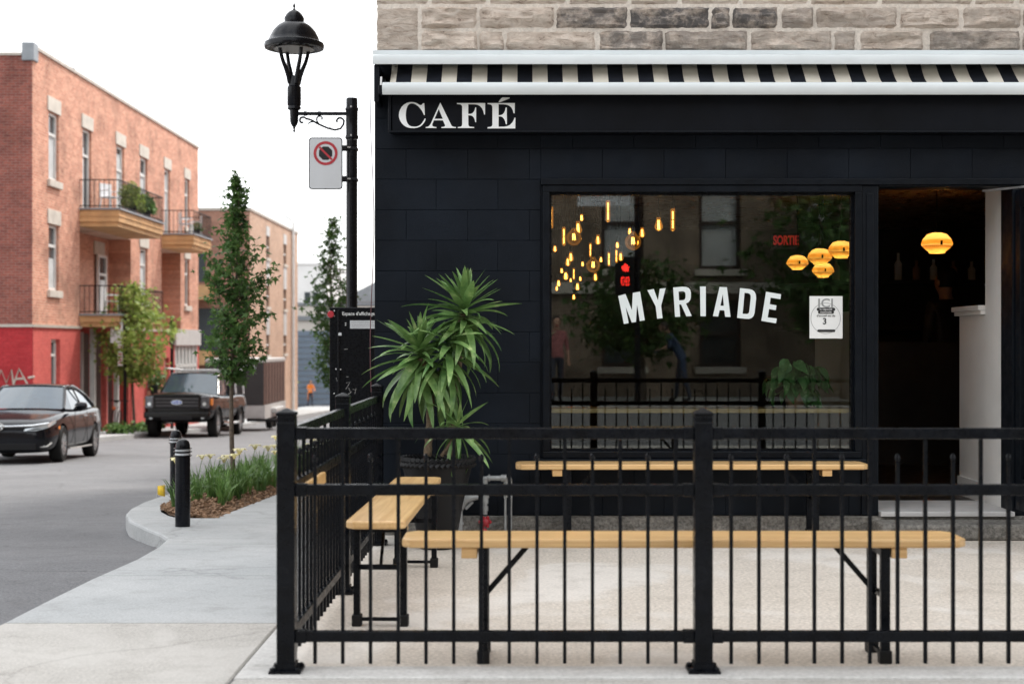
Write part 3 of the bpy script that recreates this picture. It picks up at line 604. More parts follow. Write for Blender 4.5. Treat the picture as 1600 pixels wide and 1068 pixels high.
# window lettering on the glass
wl = thing('window_lettering', (1.13, 9.044, 1.4), 'white arched MYRIADE lettering on the shop window glass', 'lettering')
MYR = [('letter_m', [[(88,178),(150,160),(206,300),(214,152),(276,140),(317,386),(274,394),(250,250),(241,401),(205,407),(151,268),(178,411),(137,419)]]),
 ('letter_y', [[(340,128),(394,118),(430,215),(447,116),(497,110),(458,262),(470,368),(424,374),(411,268)]]),
 ('letter_r', [[(562,105),(640,98),(672,100),(694,108),(708,124),(715,150),(714,190),(708,213),(694,231),(672,243),(722,350),(676,354),(630,251),(614,252),(622,356),(578,358)], [(608,140),(640,137),(656,140),(666,150),(669,168),(668,192),(662,207),(648,214),(613,216)]]),
 ('letter_i', [[(793,96),(843,96),(843,352),(797,352)]]),
 ('letter_a', [[(962,100),(1025,103),(1056,358),(1010,357),(1003,302),(962,300),(949,355),(905,351)], [(990,160),(998,262),(969,261)]]),
 ('letter_d', [[(1138,110),(1215,118),(1242,125),(1262,140),(1274,165),(1277,200),(1263,325),(1254,350),(1238,367),(1215,375),(1180,374),(1113,366)], [(1177,150),(1210,154),(1223,161),(1230,176),(1230,198),(1218,310),(1212,325),(1200,333),(1160,331)]]),
 ('letter_e', [[(1363,141),(1492,163),(1486,205),(1402,192),(1394,248),(1452,259),(1446,300),(1388,290),(1376,362),(1455,372),(1448,413),(1322,392)]])]
for nm, po in MYR:
    me = flat_mesh(nm, px_polys(po, 950, 430, 5.517, 9.043, ORIG[wl]), 0.003); o = link(nm, me, M['glass_letter'], wl); o.location = (0, -0.001, 0)
# poster on the glass
po = thing('poster', px(1290, 495, 9.04), 'white paper notice headed ICI taped inside the shop window beside the door', 'poster')
def P9(x, y, Y=9.04): return px(x, y, Y)
a, b = P9(1265, 528.5), P9(1316.5, 462.5)
MB().box(a.x, b.x, 9.040, 9.0425, a.z, b.z).build('sheet', M['paper'], po)
def ptext(body, x, y, size, mat, nm='printed_text', sx=1.0, Y=9.0385, par=po, bold=0.0):
    me = text_mesh(nm, body, size, 0.001, 'CENTER', sx, bold); o = link(nm, me, mat, par); o.location = px(x, y, Y) - ORIG[par]; return o
ptext('ICI', 1290, 474, .078, M['grey_ink'], sx=1.1, bold=.001)
cx_, cz_ = P9(1290, 497).x, P9(1290, 497).z
ring = [(cx_ - ORIG[po].x + .095 * math.cos(t_), cz_ - ORIG[po].z + .098 * math.sin(t_)) for t_ in np.linspace(0, 2 * math.pi, 48, endpoint=False)]
ring2 = [(cx_ - ORIG[po].x + .0925 * math.cos(t_), cz_ - ORIG[po].z + .0955 * math.sin(t_)) for t_ in np.linspace(0, 2 * math.pi, 48, endpoint=False)]
o = link('printed_ring', flat_mesh('printed_ring', [ring, ring2], .001), M['grey_ink'], po); o.location = (0, 9.0392 - ORIG[po].y, 0)
def pill(x0, x1, y0, y1, nm='printed_pill'):
    A, B = P9(x0, y1), P9(x1, y0); r_ = (B.z - A.z) / 2; pts = []
    for t_ in np.linspace(-90, 90, 8): pts.append((B.x - r_ + r_ * math.cos(R(t_)) - ORIG[po].x, (A.z + B.z) / 2 + r_ * math.sin(R(t_)) - ORIG[po].z))
    for t_ in np.linspace(90, 270, 8): pts.append((A.x + r_ + r_ * math.cos(R(t_)) - ORIG[po].x, (A.z + B.z) / 2 + r_ * math.sin(R(t_)) - ORIG[po].z))
    o = link(nm, flat_mesh(nm, [pts], .001), M['ink'], po); o.location = (0, 9.0385 - ORIG[po].y, 0)
pill(1276, 1305, 480.5, 485.5); pill(1278, 1303, 485, 490); pill(1277, 1305, 514.5, 518.5)
ptext('la capacité', 1290.5, 483, .019, M['paper'], Y=9.0375); ptext('maximale', 1290.5, 487.3, .019, M['paper'], Y=9.0375)
ptext("d'accueil est de", 1290.5, 493, .019, M['ink']); ptext('3', 1288.5, 502, .055, M['ink'], bold=.0008)
# benches
def bench(name, loc, rz, label, braces=True, length=2.13, wy='wood', legx=(-0.757, 0.757)):
    t = thing(name, (0, 0, 0), label, 'bench', 'folding wooden benches on the terrace'); ORIG[t] = Vector((0, 0, 0)); hl = length / 2; c = .035
    pts = [(-hl + c, -.125), (hl - c, -.125), (hl, -.125 + c), (hl, .125 - c), (hl - c, .125), (-hl + c, .125), (-hl, .125 - c), (-hl, -.125 + c)]
    MB().prism(pts, 'z', .436, .470).build('seat', M['wood'], t, bevel=0.008)
    for s in (-1, 1):
        MB().box(s * (hl - .255) - .03, s * (hl - .255) + .03, -.11, .11, .395, .4355).build('seat_batten', M['wood'], t, bevel=0.004)
        x_ = legx[0] if s < 0 else legx[1]
        for q in (-1, 1):
            m_ = MB(); m_.box(x_ - .018, x_ + .018, q * .10 - .014, q * .10 + .014, .012, .434); lg = m_.build('leg', M['black_metal'], t, bevel=0.003)
            MB().box(x_ - .024, x_ + .024, q * .10 - .021, q * .10 + .021, 0.0, .05).build('foot_cap', M['pot'], lg, bevel=0.005)
        MB().box(x_ - .008, x_ + .008, -.085, .085, .022, .036).build('cross_bar', M['black_metal'], t)
        MB().box(x_ - .008, x_ + .008, -.085, .085, .40, .42).build('cross_bar', M['black_metal'], t)
        MB().beam((x_ - s * .012, 0, .25), (x_ - s * .17, 0, .432), .02, .012, Vector((0, 1, 0))).box(x_ - .006, x_ + .006, -.09, .09, .24, .262).build('brace', M['black_metal'], t)
    t.location = loc; t.rotation_euler = (0, 0, rz); return t
b1 = bench('bench', (0.62, 5.463, 0), 0, 'wooden bench standing parallel just behind the front fence', length=2.13)
b2 = bench('bench', (-0.578, 6.875, 0), R(90 - 1.2), 'wooden bench seen end-on beside the potted yucca along the side fence', length=1.99, legx=(-.80, .80))
b3 = bench('bench', (1.055, 8.80, 0), 0, 'wooden bench against the wall under the shop window', length=2.16)
pl = MB().box(-0.812, -0.79, 5.31, 5.80, 0.635, .682).build('wooden_plank', M['wood_y'], None, bevel=0.006); tag(pl, 'short varnished plank fixed to the side fence beside the corner post', 'plank')

# ------------------------------------------------------------------ iron fences
def fence_parts(t, mf, s0, s1, posts, skip_post0=False):
    """mf maps distance along the fence + height to world; posts at distances; 14 pickets a bay"""
    pass
pk_long = MB().box(-.0064, .0064, -.0064, .0064, .033, .853).mesh('picket')
pkb = MB(); pkb.box(-.0064, .0064, -.0064, .0064, .033, .772); pkb.lathe([(.002, .77), (.0085, .776), (.0105, .786), (.0085, .796), (.002, .802)], 8); pk_short = pkb.mesh('picket')
def post_mesh(h_=.94):
    m_ = MB(); m_.box(-.033, .033, -.033, .033, .004, h_); m_.add([(-.036,-.036,h_),(.036,-.036,h_),(.036,.036,h_),(-.036,.036,h_),(-.036,-.036,h_+.012),(.036,-.036,h_+.012),(.036,.036,h_+.012),(-.036,.036,h_+.012),(0,0,h_+.03)],
        [(0,1,2,3),(0,1,5,4),(1,2,6,5),(2,3,7,6),(3,0,4,7),(4,5,8),(5,6,8),(6,7,8),(7,4,8)])
    m_.box(-.0345, .0345, -.0345, .0345, h_ - .03, h_ - .022); return m_.mesh('post')
pmesh = post_mesh()
plm = MB(); plm.box(-.058, .058, -.058, .058, .0065, .016); plm.box(-.037, .037, -.037, .037, .016, .04)
for a_ in (-1, 1):
    for b_ in (-1, 1): plm.lathe([(.011, .016), (.011, .024), (.005, .028)], 6, (a_ * .045, b_ * .045, 0))
plmesh = plm.mesh('base_plate')
def add(name, me, mat, parent, loc, bevel=0):
    o = link(name, me, mat, parent, bevel); o.location = Vector(loc) - ORIG[parent]; return o
ff = thing('iron_fence', (0.7, 5.21, 0), 'black iron fence with ball-tipped pickets along the front of the terrace', 'fence')
FX = -0.853; FY = 5.21; bay = 1.524
for k in range(5):
    xx = FX + k * bay; p_ = add('post', pmesh, M['black_metal'], ff, (xx, FY, 0), 0.004)
    q_ = link('base_plate', plmesh, M['black_metal'], p_)
    if k == 4: break
    for z0, z1 in ((.855, .895), (.649, .689), (.114, .153)):
        MB().box(xx + .0335, xx + bay - .0335, FY - .016, FY + .016, z0, z1).build('rail', M['black_metal'], ff, bevel=0.003)
        for e in (xx + .0335, xx + bay - .0735): MB().box(e, e + .04, FY - .0215, FY + .0215, z0 - .003, z1 + .003).build('rail_bracket', M['black_metal'], ff, bevel=0.003)
    for i in range(14):
        add('picket', pk_short if i % 2 == 0 else pk_long, M['black_metal'], ff, (xx + .1016 * (i + 1) + .002, FY, random.uniform(-.001, .001)))
sf = thing('iron_fence', (FX, 7.1, 0), 'black iron fence running along the left side of the terrace to the wall', 'fence')
sp_ = [5.21, 6.87, 8.53]
for k, yy_ in enumerate(sp_):
    if k: p_ = add('post', pmesh, M['black_metal'], sf, (FX, yy_, 0), 0.004); link('base_plate', plmesh, M['black_metal'], p_)
    ye = sp_[k + 1] if k < 2 else 8.985
    for z0, z1 in ((.855, .895), (.649, .689), (.114, .153)):
        MB().box(FX - .016, FX + .016, yy_ + .0335, ye - (.0335 if k < 2 else 0), z0, z1).build('rail', M['black_metal'], sf, bevel=0.003)
        MB().box(FX - .0215, FX + .0215, yy_ + .034, yy_ + .074, z0 - .003, z1 + .003).build('rail_bracket', M['black_metal'], sf, bevel=0.003)
    n_ = int((ye - yy_ - .05) / .1016)
    for i in range(n_): add('picket', pk_short if i % 2 == 0 else pk_long, M['black_metal'], sf, (FX, yy_ + .1016 * (i + 1), random.uniform(-.001, .001)))

# ------------------------------------------------------------------ yucca in its pot
py = 8.40; pxx = px(683, 712, py).x
pot = thing('plant_pot', (pxx, py, 0), 'large round black plastic pot holding the yucca against the wall', 'pot')
pr = [(.10, .001), (.112, .02), (.15, .25), (.20, .46), (.212, .49)]
MB().lathe(pr, 32, (pxx, py, 0)).build('pot_body', M['pot'], pot, smooth=True)
mb = MB(); n_ = 44
for i in range(n_):                                         # twisted rope-like rim
    a0 = 2 * math.pi * i / n_; a1 = a0 + 2 * math.pi / n_ * 1.7
    mb.tube([(pxx + (.212 + .008 * math.cos(u_ * 6)) * math.cos(a0 + (a1 - a0) * u_), py + (.212 + .008 * math.cos(u_ * 6)) * math.sin(a0 + (a1 - a0) * u_), .490 + .042 * u_) for u_ in (0, .33, .66, 1)], .016, 6)
mb.build('pot_rim', M['pot'], pot, smooth=True)
MB().lathe([(.0, .49), (.10, .495), (.205, .485)], 24, (pxx, py, 0), cap=False).build('soil', M['soil'], pot)
yu = thing('yucca_plant', (pxx, py, .48), 'tall green yucca with long arching leaves on bare stems in the black pot', 'plant')
def cp(x, y, d=0): return px(x, y, py + d)
stems = [[cp(668, 712), cp(671, 670), cp(673, 630), cp(668, 590), cp(658, 560)], [cp(703, 712, .05), cp(708, 640, .06), cp(716, 570, .08), cp(722, 515, .08), cp(722, 490, .08)], [cp(690, 712, -.06), cp(706, 690, -.08), cp(715, 672, -.1)]]
for pts, r0 in zip(stems, (.024, .021, .012)):
    q = []
    for i in range(len(pts) - 1):
        for t_ in (0, .25, .5, .75): q.append(pts[i].lerp(pts[i + 1], t_))
    q.append(pts[-1]); MB().tube(q, [r0 * (1 + .12 * math.sin(i * 2.4) + random.uniform(-.1, .1)) for i in range(len(q))], 10).build('stem', M['bark'], yu, smooth=True)
lv = []
for k in range(8):
    Ln = [0.40, .44, .36, .46, .42, .38, .34, .45][k]; dr = [0.15, .45, .7, .95, 1.2, .3, .05, .8][k]; wd = [.046, .05, .045, .052, .05, .048, .042, .052][k]; tw = random.uniform(-.5, .5)
    rows = []; p_ = Vector((0, 0, 0)); ang = 0.0; n_ = 10
    for i in range(n_ + 1):
        t_ = i / n_; wh = wd / 2 * (0.55 + 0.9 * min(1, t_ * 3) * .55) * (1 - t_ ** 2.6) ** .8 + .0008
        a_ = tw * t_; cx2, sx2 = math.cos(a_), math.sin(a_); nrm = Vector((math.sin(ang), 0, math.cos(ang)))
        e = Vector((0, cx2, 0)) + nrm * sx2
        rows.append([p_ + e * wh + nrm * wh * .35, p_, p_ - e * wh + nrm * wh * .35])
        ang += dr / n_ * (0.3 + 1.6 * t_); p_ = p_ + Vector((math.cos(ang), 0, -math.sin(ang))) * (Ln / n_)
    m_ = MB(); m_.grid(rows); lv.append(m_.mesh('leaf', smooth=True, sharp=80))
def rosette(c, n, emin, emax, sc, stretch=0.06, azs=None):
    for i in range(n):
        f_ = i / (n - 1); el = emax + (emin - emax) * f_ ** 0.85 + random.uniform(-9, 9); az = i * 2.39996 + random.uniform(-.25, .25)
        k = random.choice([0, 5, 6]) if el > (25 if azs else 50) else random.choice([1, 2, 0, 5]) if el > (-20 if azs else 10) else random.choice([2, 3, 7, 1])
        o = link('leaf', lv[k], M['yucca'], yu); pos = Vector(c) + Vector((0, 0, stretch * (0.5 - f_) * 2))
        o.location = pos - ORIG[yu]; o.rotation_mode = 'XYZ'
        m_ = Matrix.Rotation(az, 4, 'Z') @ Matrix.Rotation(-R(el), 4, 'Y') @ Matrix.Rotation(random.uniform(-.4, .4), 4, 'X')
        o.rotation_euler = m_.to_euler(); s_ = sc * random.uniform(.8, 1.12) * (.74 if el > 58 else .86 if el > 35 else 1); o.scale = (s_, s_ * random.uniform(1.05, 1.4), s_)
rosette(cp(726, 490, .08), 80, -45, 82, 0.82, .08, 1)
rosette(cp(656, 556), 80, -55, 72, 0.82, .08, 1)
rosette(cp(700, 556, .0), 60, -74, 25, 0.76, .12)
rosette(cp(716, 668, -.1), 22, -55, 70, 0.66, .03)
# ------------------------------------------------------------------ standpipe and gas pipes
pipe = thing('standpipe', px(757, 829, 8.86), 'grey metal fire pipes with elbow fittings on the wall behind the benches', 'pipe')
def q8(u, v, Y=8.88): return px(690 + u / 8.889, 720 + v / 8.889, Y)
mb = MB(); mb.tube([q8(600, 740), q8(600, 270), q8(612, 245), q8(640, 235), q8(880, 235), q8(893, 250), q8(897, 280), q8(897, 500)], .0165, 12); mb.build('riser', M['pipe'], pipe, smooth=True)
for pts_, rr_ in (([q8(650, 235), q8(672, 235)], .024), ([q8(825, 235), q8(900, 235)], .023), ([q8(600, 480), q8(600, 590)], .023), ([q8(600, 620), q8(600, 690)], .022), ([q8(600, 500), q8(655, 480)], .014), ([q8(596, 330), q8(598, 270), q8(625, 232)], .022)):
    MB().tube(pts_, rr_, 12).build('fitting', M['pipe'], pipe, smooth=True)
MB().tube([q8(885, 460), q8(885, 1080)], .008, 8).tube([q8(868, 505), q8(902, 505)], .013, 8).build('thin_pipe', M['pipe'], pipe, smooth=True); MB().tube([q8(940, 210), q8(962, 260), q8(957, 1080)], .0095, 8).tube([q8(940, 505), q8(980, 505)], .014, 8).build('thin_pipe', M['pipe'], pipe, smooth=True)
mb = MB(); mb.tube([q8(510, 500), q8(455, 500), q8(330, 520), q8(250, 650)], [.016, .021, .032, .027], 12); mb.tube([q8(430, 560), q8(330, 660)], .012, 8); mb.tube([q8(258, 650), q8(255, 1075)], .017, 12); mb.tube([q8(262, 850), q8(262, 880)], .022, 10); mb.build('wye_connection', M['pipe'], pipe, smooth=True)
va = MB()
c_ = q8(605, 840, 8.85); va.lathe([(.006, -.03), (.022, -.022), (.030, -.008), (.030, .008), (.022, .022), (.006, .03)], 12, c_, axis='y'); 
for i in range(6):
    a_ = i * math.pi / 3; va.lathe([(.004, -.012), (.012, 0), (.004, .012)], 8, (c_.x + .03 * math.cos(a_), c_.y - .012, c_.z + .03 * math.sin(a_)), axis='y')
va.lathe([(.012, -.05), (.018, -.035), (.012, -.02)], 10, (c_.x - .005, c_.y, c_.z - .02)); va.build('valve_wheel', M['red_valve'], pipe, smooth=True)
cab = MB().tube([(-0.925, 8.985, z_) if True else 0 for z_ in np.linspace(0.9, 2.75, 14)], .003, 5).build('wall_cable', M['cable'])
for v in cab.data.vertices: v.co.x += .012 * math.sin(v.co.z * 4.0) - .008
tag(cab, 'thin dark red cable hanging down the left corner of the café wall', 'cable')
# ------------------------------------------------------------------ lamps inside the café
def bulb_thing(u, v, kind, Y, label, sc=1.0):
    c = px(840 + u / 5.62, 290 + v / 5.62, Y); t = thing('pendant_bulb', c, label, 'lamp', 'bare filament bulbs hanging in the café window')
    r_ = {'tube': .014, 'pear': .028, 'globe': .058, 'drop': .018}[kind] * sc; hh = {'tube': .14, 'pear': .09, 'globe': .125, 'drop': .05}[kind] * sc
    MB().tube([(c.x, c.y, c.z + hh / 2 + .05), (c.x, c.y, 2.46)], .003, 5).build('cord', M['matt_black'], t)
    MB().lathe([(.013, hh / 2), (.016, hh / 2 + .01), (.016, hh / 2 + .045), (.006, hh / 2 + .055)], 10, c).build('socket', M['matt_black'], t, smooth=True)
    if kind == 'tube': pr = [(r_ * .5, -hh / 2), (r_, -hh / 2 + .008), (r_, hh / 2 - .01), (r_ * .7, hh / 2)]
    elif kind == 'globe': pr = [(r_ * max(.05, math.sin(a)), -.012 * sc - r_ * math.cos(a)) for a in np.linspace(0, 2.6, 12)] + [(.014, hh / 2)]
    else: pr = [(r_ * .1, -hh / 2), (r_ * .7, -hh / 2 + r_ * .3), (r_, -hh / 2 + r_), (r_ * .85, 0), (r_ * .5, hh * .32), (r_ * .45, hh / 2)]
    MB().lathe(pr, 14, c).build('bulb', M['clear_bulb' if kind == 'globe' else 'warm_bulb'], t, smooth=True)
    fl = hh * (.38 if kind != 'globe' else .22); fr = {'tube': .004, 'pear': .008, 'globe': .012, 'drop': .006}[kind] * sc
    m_ = MB()
    if kind == 'tube': m_.tube([(c.x, c.y, c.z - fl), (c.x, c.y, c.z - .004)], fr, 6).tube([(c.x, c.y, c.z + .004), (c.x, c.y, c.z + fl)], fr, 6)
    else:
        for a in range(5): m_.tube([(c.x + fr * math.cos(a * 1.257), c.y + fr * math.sin(a * 1.257), c.z - fl), (c.x + fr * .7 * math.cos(a * 1.257 + .6), c.y + fr * .7 * math.sin(a * 1.257 + .6), c.z + fl * .8)], .0018 * sc, 5)
    m_.build('filament', M['filament'], t)
TUB = [(118,280,'tube',10.6,1.15),(230,445,'tube',11.2,1.05),(618,225,'tube',10.6,1.15),(1187,300,'tube',10.7,1.2),(464,565,'tube',11.8,.85),(626,645,'tube',11.8,.85),(692,618,'tube',12,.85),(318,775,'tube',12.6,.75)]
PEA = [(355,370,'pear',10.8,1.1),(1063,340,'pear',10.7,1.15),(918,412,'pear',11.2,.9),(530,475,'pear',11.4,.9),(292,625,'pear',11.8,.9),(730,622,'pear',11.8,.85),(508,800,'pear',12,.8),(265,668,'pear',12,.85)]
GLO = [(318,445,'globe',10.7,1.0),(838,480,'globe',10.5,1.05),(488,690,'globe',11.3,.95)]
DRO = [(386,280,'drop',11,1.1),(152,553,'drop',11.6,1.1),(700,520,'drop',11.8,1.1),(885,502,'drop',11.8,1.0),(556,648,'drop',12,1),(395,686,'drop',12.4,.9),(212,745,'drop',13,1),(248,790,'drop',12.6,1.5),(810,400,'drop',11.6,1.2),(290,828,'drop',13.2,.8),(375,815,'drop',13.2,.9),(185,855,'drop',13.4,1.3),(350,885,'drop',13.4,1.4),(168,900,'drop',13.6,1),(318,975,'drop',13.8,1.1)]
ORD = 'first second third fourth fifth sixth seventh eighth ninth tenth eleventh twelfth thirteenth fourteenth fifteenth'.split()
for lst, nm in ((TUB, 'slim tube-shaped filament bulb'), (PEA, 'pear-shaped filament bulb'), (GLO, 'large clear globe bulb'), (DRO, 'small drop-shaped filament bulb')):
    for i, (u, v, k, Y, s_) in enumerate(sorted(lst)): bulb_thing(u, v, k, Y, nm + ' in the café window, ' + ORD[i] + ' of its kind from the left', s_)
def amber_lamp(x, y, wpx, Y, label):
    c = px(x, y, Y); r_ = wpx / 2 * Y / F; t = thing('pendant_lamp', c, label, 'lamp', 'amber glass pendant lamps in the café')
    MB().tube([(c.x, c.y, c.z + r_ * .75), (c.x, c.y, 2.46)], .004, 5).build('cord', M['matt_black'], t)
    MB().lathe([(r_ * .30, r_ * .72), (r_ * .62, r_ * .62), (r_ * .9, r_ * .30), (r_, -.02 * r_), (r_ * .96, -.12 * r_)], 24, c, cap=False).build('shade', M['amber_shade'], t, smooth=True)
    MB().lathe([(r_ * .96, -.12 * r_), (r_ * .8, -.3 * r_), (r_ * .55, -.48 * r_), (r_ * .5, -.6 * r_)], 24, c).build('lower_bowl', M['amber_shade'], t, smooth=True)
    MB().lathe([(r_ * .92, .26 * r_), (r_ * 1.005, 0), (r_ * .99, -.05 * r_)], 24, c, cap=False).build('glow_band', M['amber_band'], t, smooth=True)
    MB().lathe([(.001, -.2 * r_), (r_ * .25, -.1 * r_), (r_ * .3, .1 * r_), (r_ * .2, .3 * r_), (.001, .36 * r_)], 12, c).build('light_bulb', M['lamp_core'], t, smooth=True)
    MB().lathe([(r_ * .32, r_ * .70), (r_ * .3, r_ * .80), (r_ * .08, r_ * .86)], 16, c).build('cap', M['matt_black'], t, smooth=True)
    MB().box(c.x - r_ * .07, c.x + r_ * .07, c.y - r_ * 1.03, c.y - r_ * .97, c.z - .12 * r_, c.z + .16 * r_).build('clip', M['matt_black'], t)
amber_lamp(1246, 411, 34, 11.6, 'leftmost amber glass pendant lamp in the shop window cluster')
amber_lamp(1281, 402, 38, 11.0, 'middle amber glass pendant lamp in the shop window cluster')
amber_lamp(1314, 391, 40, 10.8, 'amber glass pendant lamp partly cut off by the right edge of the shop window')
amber_lamp(1286, 423, 34, 11.8, 'lowest amber glass pendant lamp in the shop window cluster')
amber_lamp(1464, 381, 48, 11.6, 'single amber glass pendant lamp glowing inside the open doorway')
# lit exit sign
ex = thing('exit_sign', px(1228, 376, 13.5), 'red lit SORTIE exit sign at the back of the café', 'sign')
c = ORIG[ex]; MB().box(c.x - .13, c.x + .13, c.y + .01, c.y + .05, c.z - .07, c.z + .07).build('sign_box', M['matt_black'], ex)
o = link('sign_text', text_mesh('sign_text', 'SORTIE', .12, .002, 'CENTER', .62, .004), M['red_led'], ex); o.location = (0, 0, 0)
# pothos on a stand behind the glass
pc = px(1242, 640, 9.26)
ph = thing('house_plant', (pc.x, 9.26, .791), 'green leafy trailing house plant in a pot behind the shop window', 'plant')
MB().lathe([(.055, .791), (.075, .90), (.08, .905)], 20, (pc.x, 9.26, 0)).build('pot', M['far_brick'], ph, smooth=True)
lm = MB(); rows = []
for i in range(7):
    t_ = i / 6; wd = .046 * math.sin(math.pi * min(1, t_ * .93 + .07)) ** .75 * (1.3 - t_ * .95); z_ = -.05 * t_ * t_
    rows.append([(t_ * .15, wd, z_ + wd * .3), (t_ * .15, 0, z_), (t_ * .15, -wd, z_ + wd * .3)])
lm.grid(rows); lme = lm.mesh('leaf', smooth=True, sharp=80); stm = MB()
for i in range(64):
    v_ = Vector((random.gauss(0, 1), random.gauss(0, 1), random.gauss(.1, 1))).normalized() * random.uniform(.55, 1.0)
    p_ = Vector((pc.x + v_.x * .19, 9.25 + v_.y * .12, .965 + v_.z * .17)); az = math.atan2(v_.y - .5, v_.x) + random.uniform(-.6, .6)
    o = link('leaf', lme, M['pothos'], ph); o.location = p_ - ORIG[ph]; o.rotation_euler = (random.uniform(-.7, .7), random.uniform(.2, 1.2), az); s_ = random.uniform(.6, .95); o.scale = (s_,) * 3
    stm.tube([(pc.x, 9.26, .9), tuple(Vector((pc.x, 9.26, .9)).lerp(p_, .5) + Vector((0, 0, .03))), tuple(p_)], .0025, 5)
stm.build('stem', M['pothos'], ph)
# ------------------------------------------------------------------ street lamp with its bracket
LY = 12.5; lx = px(549.7, 0, LY).x; base = g(LY)
def lz(yc): return H + (CY - yc / 3.445) * LY / F
def lr(c): return c / 3.445 * LY / F
def lX(c): return (390 + c / 3.445 - CX) * LY / F
lamp = thing('street_lamp', (lx, LY, base), 'black street lamp post with domed lantern on a scrolled bracket', 'street lamp')
MB().lathe([(.12, base - .05), (.12, base + .25), (.075, base + .35), (lr(30), base + .5), (lr(30), lz(755))], 20, (lx, LY, 0)).build('pole', M['lamp_metal'], lamp, smooth=True)
MB().lathe([(lr(30), lz(752)), (lr(36), lz(745)), (lr(36), lz(735)), (lr(32), lz(728)), (lr(32), lz(600)), (lr(36), lz(592)), (lr(36), lz(584)), (lr(31), lz(578)), (lr(31), lz(535)), (lr(28), lz(529))], 20, (lx, LY, 0)).build('pole_sleeve', M['lamp_metal'], lamp, smooth=True)
mb = MB()
for yc in (580, 733):
    mb.lathe([(.008, -.004), (.008, .01)], 8, (lx, LY - lr(33) - .006, lz(yc)), axis='y')
mb.build('bolt', M['steel'], lamp)
ax = lX(240)
lan = MB(); lan.lathe([(.001, lz(14)), (lr(4), lz(22)), (lr(8), lz(34)), (lr(4), lz(44)), (lr(10), lz(54)), (lr(26), lz(62)), (lr(42), lz(78)), (lr(50), lz(92)), (lr(54), lz(100)), (lr(52), lz(122)), (lr(62), lz(124)), (lr(90), lz(142)), (lr(115), lz(170)), (lr(132), lz(205)), (lr(138), lz(225)), (lr(158), lz(234)), (lr(161), lz(245)), (lr(158), lz(262)), (lr(140), lz(266)), (lr(120), lz(255)), (lr(60), lz(252))], 32, (ax, LY, 0)); lan.build('lantern_dome', M['lamp_metal'], lamp, smooth=True, sharp=50)
MB().lathe([(lr(30), lz(258)), (lr(105), lz(262)), (lr(108), lz(268)), (lr(20), lz(270))], 24, (ax, LY, 0)).build('lens', M['light_grey'], lamp, smooth=True)
for i in range(4):
    a = R(35) + i * math.pi / 2; pts = []
    for rr, yc in ((85, 264), (80, 290), (68, 330), (50, 370), (34, 410), (24, 450)): pts.append((ax + lr(rr) * math.cos(a), LY + lr(rr) * math.sin(a), lz(yc)))
    MB().tube(pts, [.016, .017, .018, .02, .022, .024], 8).build('lantern_arm', M['lamp_metal'], lamp, smooth=True)
MB().lathe([(lr(24), lz(410)), (lr(30), lz(440)), (lr(32), lz(465)), (lr(37), lz(470)), (lr(37), lz(565)), (lr(32), lz(572)), (lr(36), lz(578)), (lr(36), lz(588)), (lr(24), lz(594)), (lr(22), lz(655)), (lr(18), lz(668)), (lr(8), lz(684)), (lr(4), lz(698)), (lr(8), lz(706)), (.001, lz(714))], 20, (ax, LY, 0)).build('lantern_stem', M['lamp_metal'], lamp, smooth=True)
MB().tube([(lX(258), LY, lz(612)), (lX(520), LY, lz(612))], lr(10), 10).lathe([(lr(13), -.012), (lr(13), .012)], 10, (lX(376), LY, lz(612)), axis='x').lathe([(lr(13), -.012), (lr(13), .012)], 10, (lX(300), LY, lz(612)), axis='x').build('bracket_bar', M['lamp_metal'], lamp, smooth=True)
def sc_(pts): return [(lX(u), LY, lz(v)) for u, v in pts]
def spiral(cx, cy, r0, r1, a0, a1, n=16): return [(cx + (r0 + (r1 - r0) * i / n) * math.cos(R(a0 + (a1 - a0) * i / n)), cy + (r0 + (r1 - r0) * i / n) * math.sin(R(a0 + (a1 - a0) * i / n))) for i in range(n + 1)]
mb = MB(); mb.tube(sc_(spiral(285, 650, 8, 22, 60, 330) + [(330, 645), (370, 668), (420, 690), (460, 700), (490, 692), (505, 670), (508, 650)] + spiral(482, 655, 26, 10, -10, -200)), .010, 6)
mb.tube(sc_([(372, 668), (362, 650), (362, 636)] + spiral(380, 640, 18, 8, 200, 400)), .008, 6); mb.tube(sc_([(345, 655), (325, 658), (308, 672)]), [.008, .008, .003], 6); mb.tube(sc_([(450, 700), (438, 694), (430, 680)]), [.007, .006, .002], 6)
mb.build('scroll', M['lamp_metal'], lamp, smooth=True)
# no-stopping sign on the lamp post
ns = thing('traffic_sign', (lX(416), LY - .08, lz(886)), 'white no-stopping sign with red ring and black octagon on the lamp post', 'sign')
def rrect(w_, h_, r_, n=6):
    p = []
    for cx, cz, a0 in ((w_/2-r_, h_/2-r_, 0), (-w_/2+r_, h_/2-r_, 90), (-w_/2+r_, -h_/2+r_, 180), (w_/2-r_, -h_/2+r_, 270)):
        for i in range(n + 1): a = R(a0 + 90 * i / n); p.append((cx + r_ * math.cos(a), cz + r_ * math.sin(a)))
    return p
W_, H_ = lr(182), lr(278)
def flat(name, polys, mat, par, loc, d=.002): o = link(name, flat_mesh(name, polys, d), mat, par); o.location = loc; return o
flat('sign_plate', [rrect(W_, H_, .03)], M['ink'], ns, (0, 0, 0), .004); flat('sign_face', [rrect(W_ - .018, H_ - .018, .024)], M['sign_white'], ns, (0, -.003, 0))
circ = lambda r_, n=40, o=(0, 0): [(o[0] + r_ * math.cos(2 * math.pi * i / n), o[1] + r_ * math.sin(2 * math.pi * i / n)) for i in range(n)]
zc = lr(886 - 832); octg = [(.0625 * math.cos(R(22.5 + 45 * i)), zc + .0625 * math.sin(R(22.5 + 45 * i))) for i in range(8)]
